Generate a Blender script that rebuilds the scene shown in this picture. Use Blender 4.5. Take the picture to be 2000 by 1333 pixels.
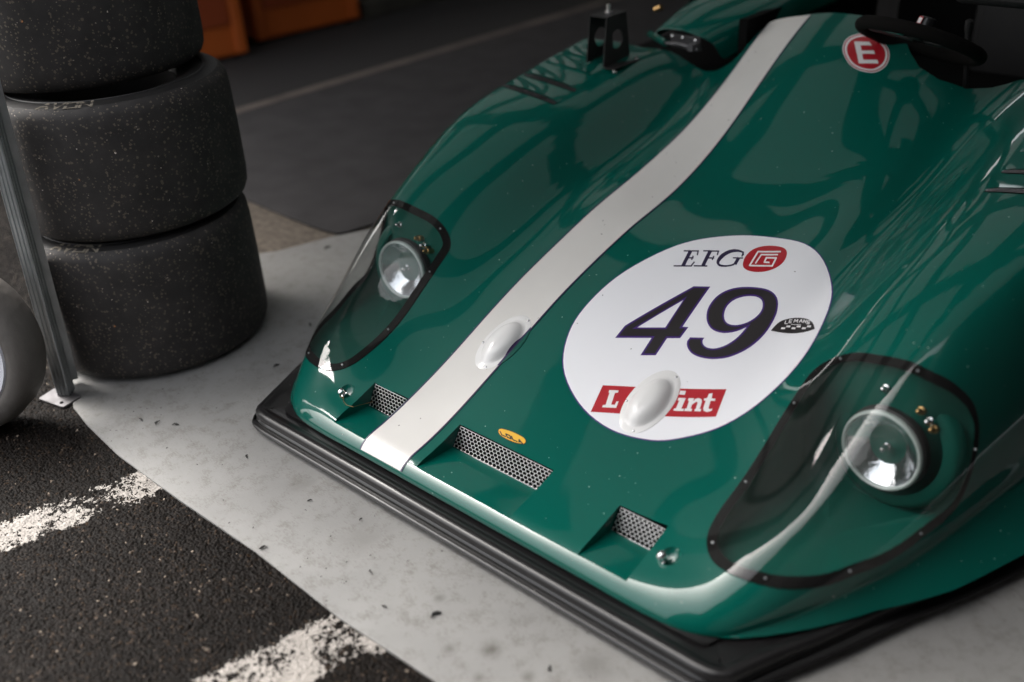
import bpy, bmesh, math, random
import numpy as np
from mathutils import Vector, Matrix, geometry
random.seed(7); rng=np.random.default_rng(7)
S=bpy.context.scene
for o in list(bpy.data.objects): bpy.data.objects.remove(o)
COL=S.collection
# ---------------------------------------------------------------- camera, world, sun, exposure
def cam_axes(yaw,pitch,roll):
    fwd=np.array([-np.sin(yaw)*np.cos(pitch),np.cos(yaw)*np.cos(pitch),-np.sin(pitch)])
    right=np.array([np.cos(yaw),np.sin(yaw),0]); down=np.cross(fwd,right)
    c,s=np.cos(roll),np.sin(roll)
    return c*right+s*down,-s*right+c*down,fwd
CAMP=(1.3114,-1.1379,1.4945)
r_,d_,f_=cam_axes(0.76290,0.52359,0.06468)
cd=bpy.data.cameras.new('camera'); cam=bpy.data.objects.new('camera',cd); COL.objects.link(cam)
cam.matrix_world=Matrix(((r_[0],-d_[0],-f_[0],CAMP[0]),(r_[1],-d_[1],-f_[1],CAMP[1]),(r_[2],-d_[2],-f_[2],CAMP[2]),(0,0,0,1)))
cd.lens=35; cd.sensor_width=36; cd.clip_end=500; cd.clip_start=.02
cd.dof.use_dof=True; cd.dof.focus_distance=2.46; cd.dof.aperture_fstop=1.1
S.camera=cam
SUN_EL,SUN_AZ=math.radians(55),math.radians(268)   # azimuth measured from +y clockwise
w=bpy.data.worlds.new('World'); S.world=w; w.use_nodes=True; nt=w.node_tree
bg=nt.nodes['Background']; sky=nt.nodes.new('ShaderNodeTexSky'); sky.sky_type='NISHITA'; sky.sun_disc=False
sky.sun_elevation=SUN_EL; sky.sun_rotation=SUN_AZ; sky.air_density=1.5; sky.dust_density=8.0; sky.ozone_density=.6
hs=nt.nodes.new('ShaderNodeHueSaturation'); hs.inputs['Saturation'].default_value=.28
nt.links.new(sky.outputs[0],hs.inputs['Color']); nt.links.new(hs.outputs[0],bg.inputs[0]); bg.inputs[1].default_value=.15
sd=bpy.data.lights.new('sun','SUN'); sd.energy=1.1; sd.angle=math.radians(25); sd.color=(1,.97,.93)
sun=bpy.data.objects.new('sun',sd); COL.objects.link(sun)
sv=Vector((math.sin(SUN_AZ)*math.cos(SUN_EL),math.cos(SUN_AZ)*math.cos(SUN_EL),math.sin(SUN_EL)))
sun.rotation_euler=sv.to_track_quat('Z','Y').to_euler()
S.view_settings.view_transform='Standard'; S.view_settings.look='None'; S.view_settings.exposure=1.66; S.view_settings.gamma=1
S.render.engine='CYCLES'; S.cycles.max_bounces=10; S.cycles.transparent_max_bounces=16; S.cycles.glossy_bounces=6
# ---------------------------------------------------------------- body surface mathematics
def ncs(xk):
    """matrix giving second derivatives for natural cubic spline; returns evaluator building basis weights"""
    n=len(xk); h=np.diff(xk); A=np.zeros((n,n)); B=np.zeros((n,n)); A[0,0]=A[-1,-1]=1
    for i in range(1,n-1):
        A[i,i-1]=h[i-1];A[i,i]=2*(h[i-1]+h[i]);A[i,i+1]=h[i]
        B[i,i-1]=6/h[i-1];B[i,i]=-6/h[i-1]-6/h[i];B[i,i+1]=6/h[i]
    M=np.linalg.solve(A,B)
    def basis(x):
        x=np.asarray(x,float).ravel(); i=np.clip(np.searchsorted(xk,x)-1,0,n-2); hh=h[i]
        xc=np.clip(x,xk[0],xk[-1]); a=(xk[i+1]-xc)/hh; b=(xc-xk[i])/hh
        W=np.zeros((len(x),n)); r=np.arange(len(x))
        W[r,i]+=a; W[r,i+1]+=b
        W+=((a**3-a)*hh*hh/6)[:,None]*M[i]+((b**3-b)*hh*hh/6)[:,None]*M[i+1]
        # linear extrapolation
        for side,e,j in ((x<xk[0],xk[0],0),(x>xk[-1],xk[-1],n-2)):
            if side.any():
                eps=1e-4; s=1 if j==0 else -1
                d=(basis(np.array([e+s*eps]))-basis(np.array([e])))/(s*eps)
                W[side]+=(x[side]-e)[:,None]*d
        return W
    return basis
GX=np.array([0,.12,.22,.345,.44,.55,.66,.77,.88,1.0])
GY=np.array([0,.10,.20,.34,.47,.60,.80,.95,1.10,1.25,1.40,1.55,1.70,1.88,2.3])
GZ=np.array([
#  0    .12  .22  .345  .44  .55  .66  .77  .88  1.0
[.098,.098,.098,.098,.100,.104,.108,.110,.110,.110],
[.112,.112,.112,.113,.116,.124,.132,.140,.140,.135],
[.138,.138,.138,.139,.146,.168,.189,.199,.195,.18],
[.188,.188,.187,.186,.193,.215,.260,.278,.267,.245],
[.237,.237,.236,.238,.250,.292,.348,.370,.356,.33],
[.284,.284,.285,.286,.298,.365,.429,.455,.438,.41],
[.340,.341,.343,.346,.358,.445,.510,.533,.525,.49],
[.372,.374,.378,.386,.392,.482,.548,.573,.573,.55],
[.395,.398,.404,.416,.418,.516,.578,.598,.601,.585],
[.440,.441,.443,.447,.442,.545,.599,.616,.618,.605],
[.512,.508,.500,.485,.474,.572,.622,.638,.640,.63],
[.600,.593,.576,.541,.522,.602,.643,.655,.658,.645],
[.690,.680,.657,.612,.580,.628,.655,.668,.672,.655],
[.765,.760,.742,.700,.640,.650,.665,.675,.675,.66],
[.84,.83,.80,.74,.70,.68,.68,.69,.69,.67]])
_gx=np.concatenate([-GX[:0:-1],GX]); _gz=np.concatenate([GZ[:,:0:-1],GZ],1)
_bx=ncs(_gx); _by=ncs(GY)
def H(x,y):
    return np.einsum('ij,ij->i',_bx(x),_by(y)@_gz)
# plan outline right half: points (x,y,r,D)
OUT=np.array([(0,.018,.055,.030),(.3,.018,.056,.030),(.48,.019,.070,.038),(.58,.028,.085,.046),(.65,.058,.085,.052),(.70,.112,.090,.062),(.757,.20,.11,.105),(.812,.31,.14,.150),(.865,.46,.16,.235),(.91,.66,.16,.33),(.955,.90,.14,.39),(.985,1.2,.13,.43),(.992,1.6,.13,.46),(.992,2.35,.13,.46)])
def catmull(P,n):
    P=np.vstack([2*P[0]-P[1],P,2*P[-1]-P[-2]]); out=[]
    for i in range(1,len(P)-2):
        p0,p1,p2,p3=P[i-1:i+3]
        for t in np.arange(n)/n:
            out.append(.5*((2*p1)+(-p0+p2)*t+(2*p0-5*p1+4*p2-p3)*t*t+(-p0+3*p1-3*p2+p3)*t**3))
    out.append(P[-2]); return np.array(out)
_m=OUT[:0:-1].copy(); _m[:,0]*=-1
OL=catmull(np.vstack([_m,OUT]),24)       # dense outline from rear left to nose to rear right
_d=np.gradient(OL[:,:2],axis=0); _d/=np.hypot(*_d.T)[:,None]
ON=np.stack([-_d[:,1],_d[:,0]],1)        # inward normal
def near(q):
    """nearest outline point (segment) -> s params interpolated (pt,normal,r,D), signed distance inward"""
    q=np.asarray(q,float); a=OL[:-1,:2]; b=OL[1:,:2]; ab=b-a; L=(ab**2).sum(1)
    res=np.zeros((len(q),7))
    for k in range(0,len(q),2000):
        Q=q[k:k+2000,None,:]; t=np.clip(((Q-a)*ab).sum(2)/L,0,1); e=Q-(a+t[:,:,None]*ab); dd=(e**2).sum(2); j=dd.argmin(1); r=np.arange(len(j)); tt=t[r,j][:,None]
        row=OL[j]*(1-tt)+OL[j+1]*tt; nn=ON[j]*(1-tt)+ON[j+1]*tt; nn/=np.hypot(*nn.T)[:,None]
        s=(e[r,j]*nn).sum(1)
        res[k:k+2000]=np.c_[row[:,:2],nn,row[:,2:4],np.where(s<0,-1,1)*np.sqrt(dd[r,j])]
    return res
def W2P(q):
    n=near(q); d=n[:,6]; r=n[:,4]; c=np.clip(1-d/r,0,1); th=np.arcsin(c); dp=r*(1-th/(np.pi/2))
    m=(d<r)[:,None]; return np.where(m,n[:,:2]+n[:,2:4]*dp[:,None],q)
def P2W(p):
    """param xy -> world xyz"""
    p=np.asarray(p,float); n=near(p); dp=n[:,6]; r=n[:,4]; D=n[:,5]
    th=np.clip((1-dp/r),0,1)*np.pi/2; d=r*(1-np.sin(th)); m=(dp<r)[:,None]
    xy=np.where(m,n[:,:2]+n[:,2:4]*d[:,None],p)
    z=H(xy[:,0],xy[:,1])-np.where(m[:,0],D*(1-np.cos(th)),0)
    return np.c_[xy,z]
def P2N(p,e=1e-3):
    p=np.asarray(p,float)
    du=P2W(p+[e,0])-P2W(p-[e,0]); dv=P2W(p+[0,e])-P2W(p-[0,e]); n=np.cross(du,dv); return n/np.maximum(np.linalg.norm(n,axis=1),1e-12)[:,None]

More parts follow.
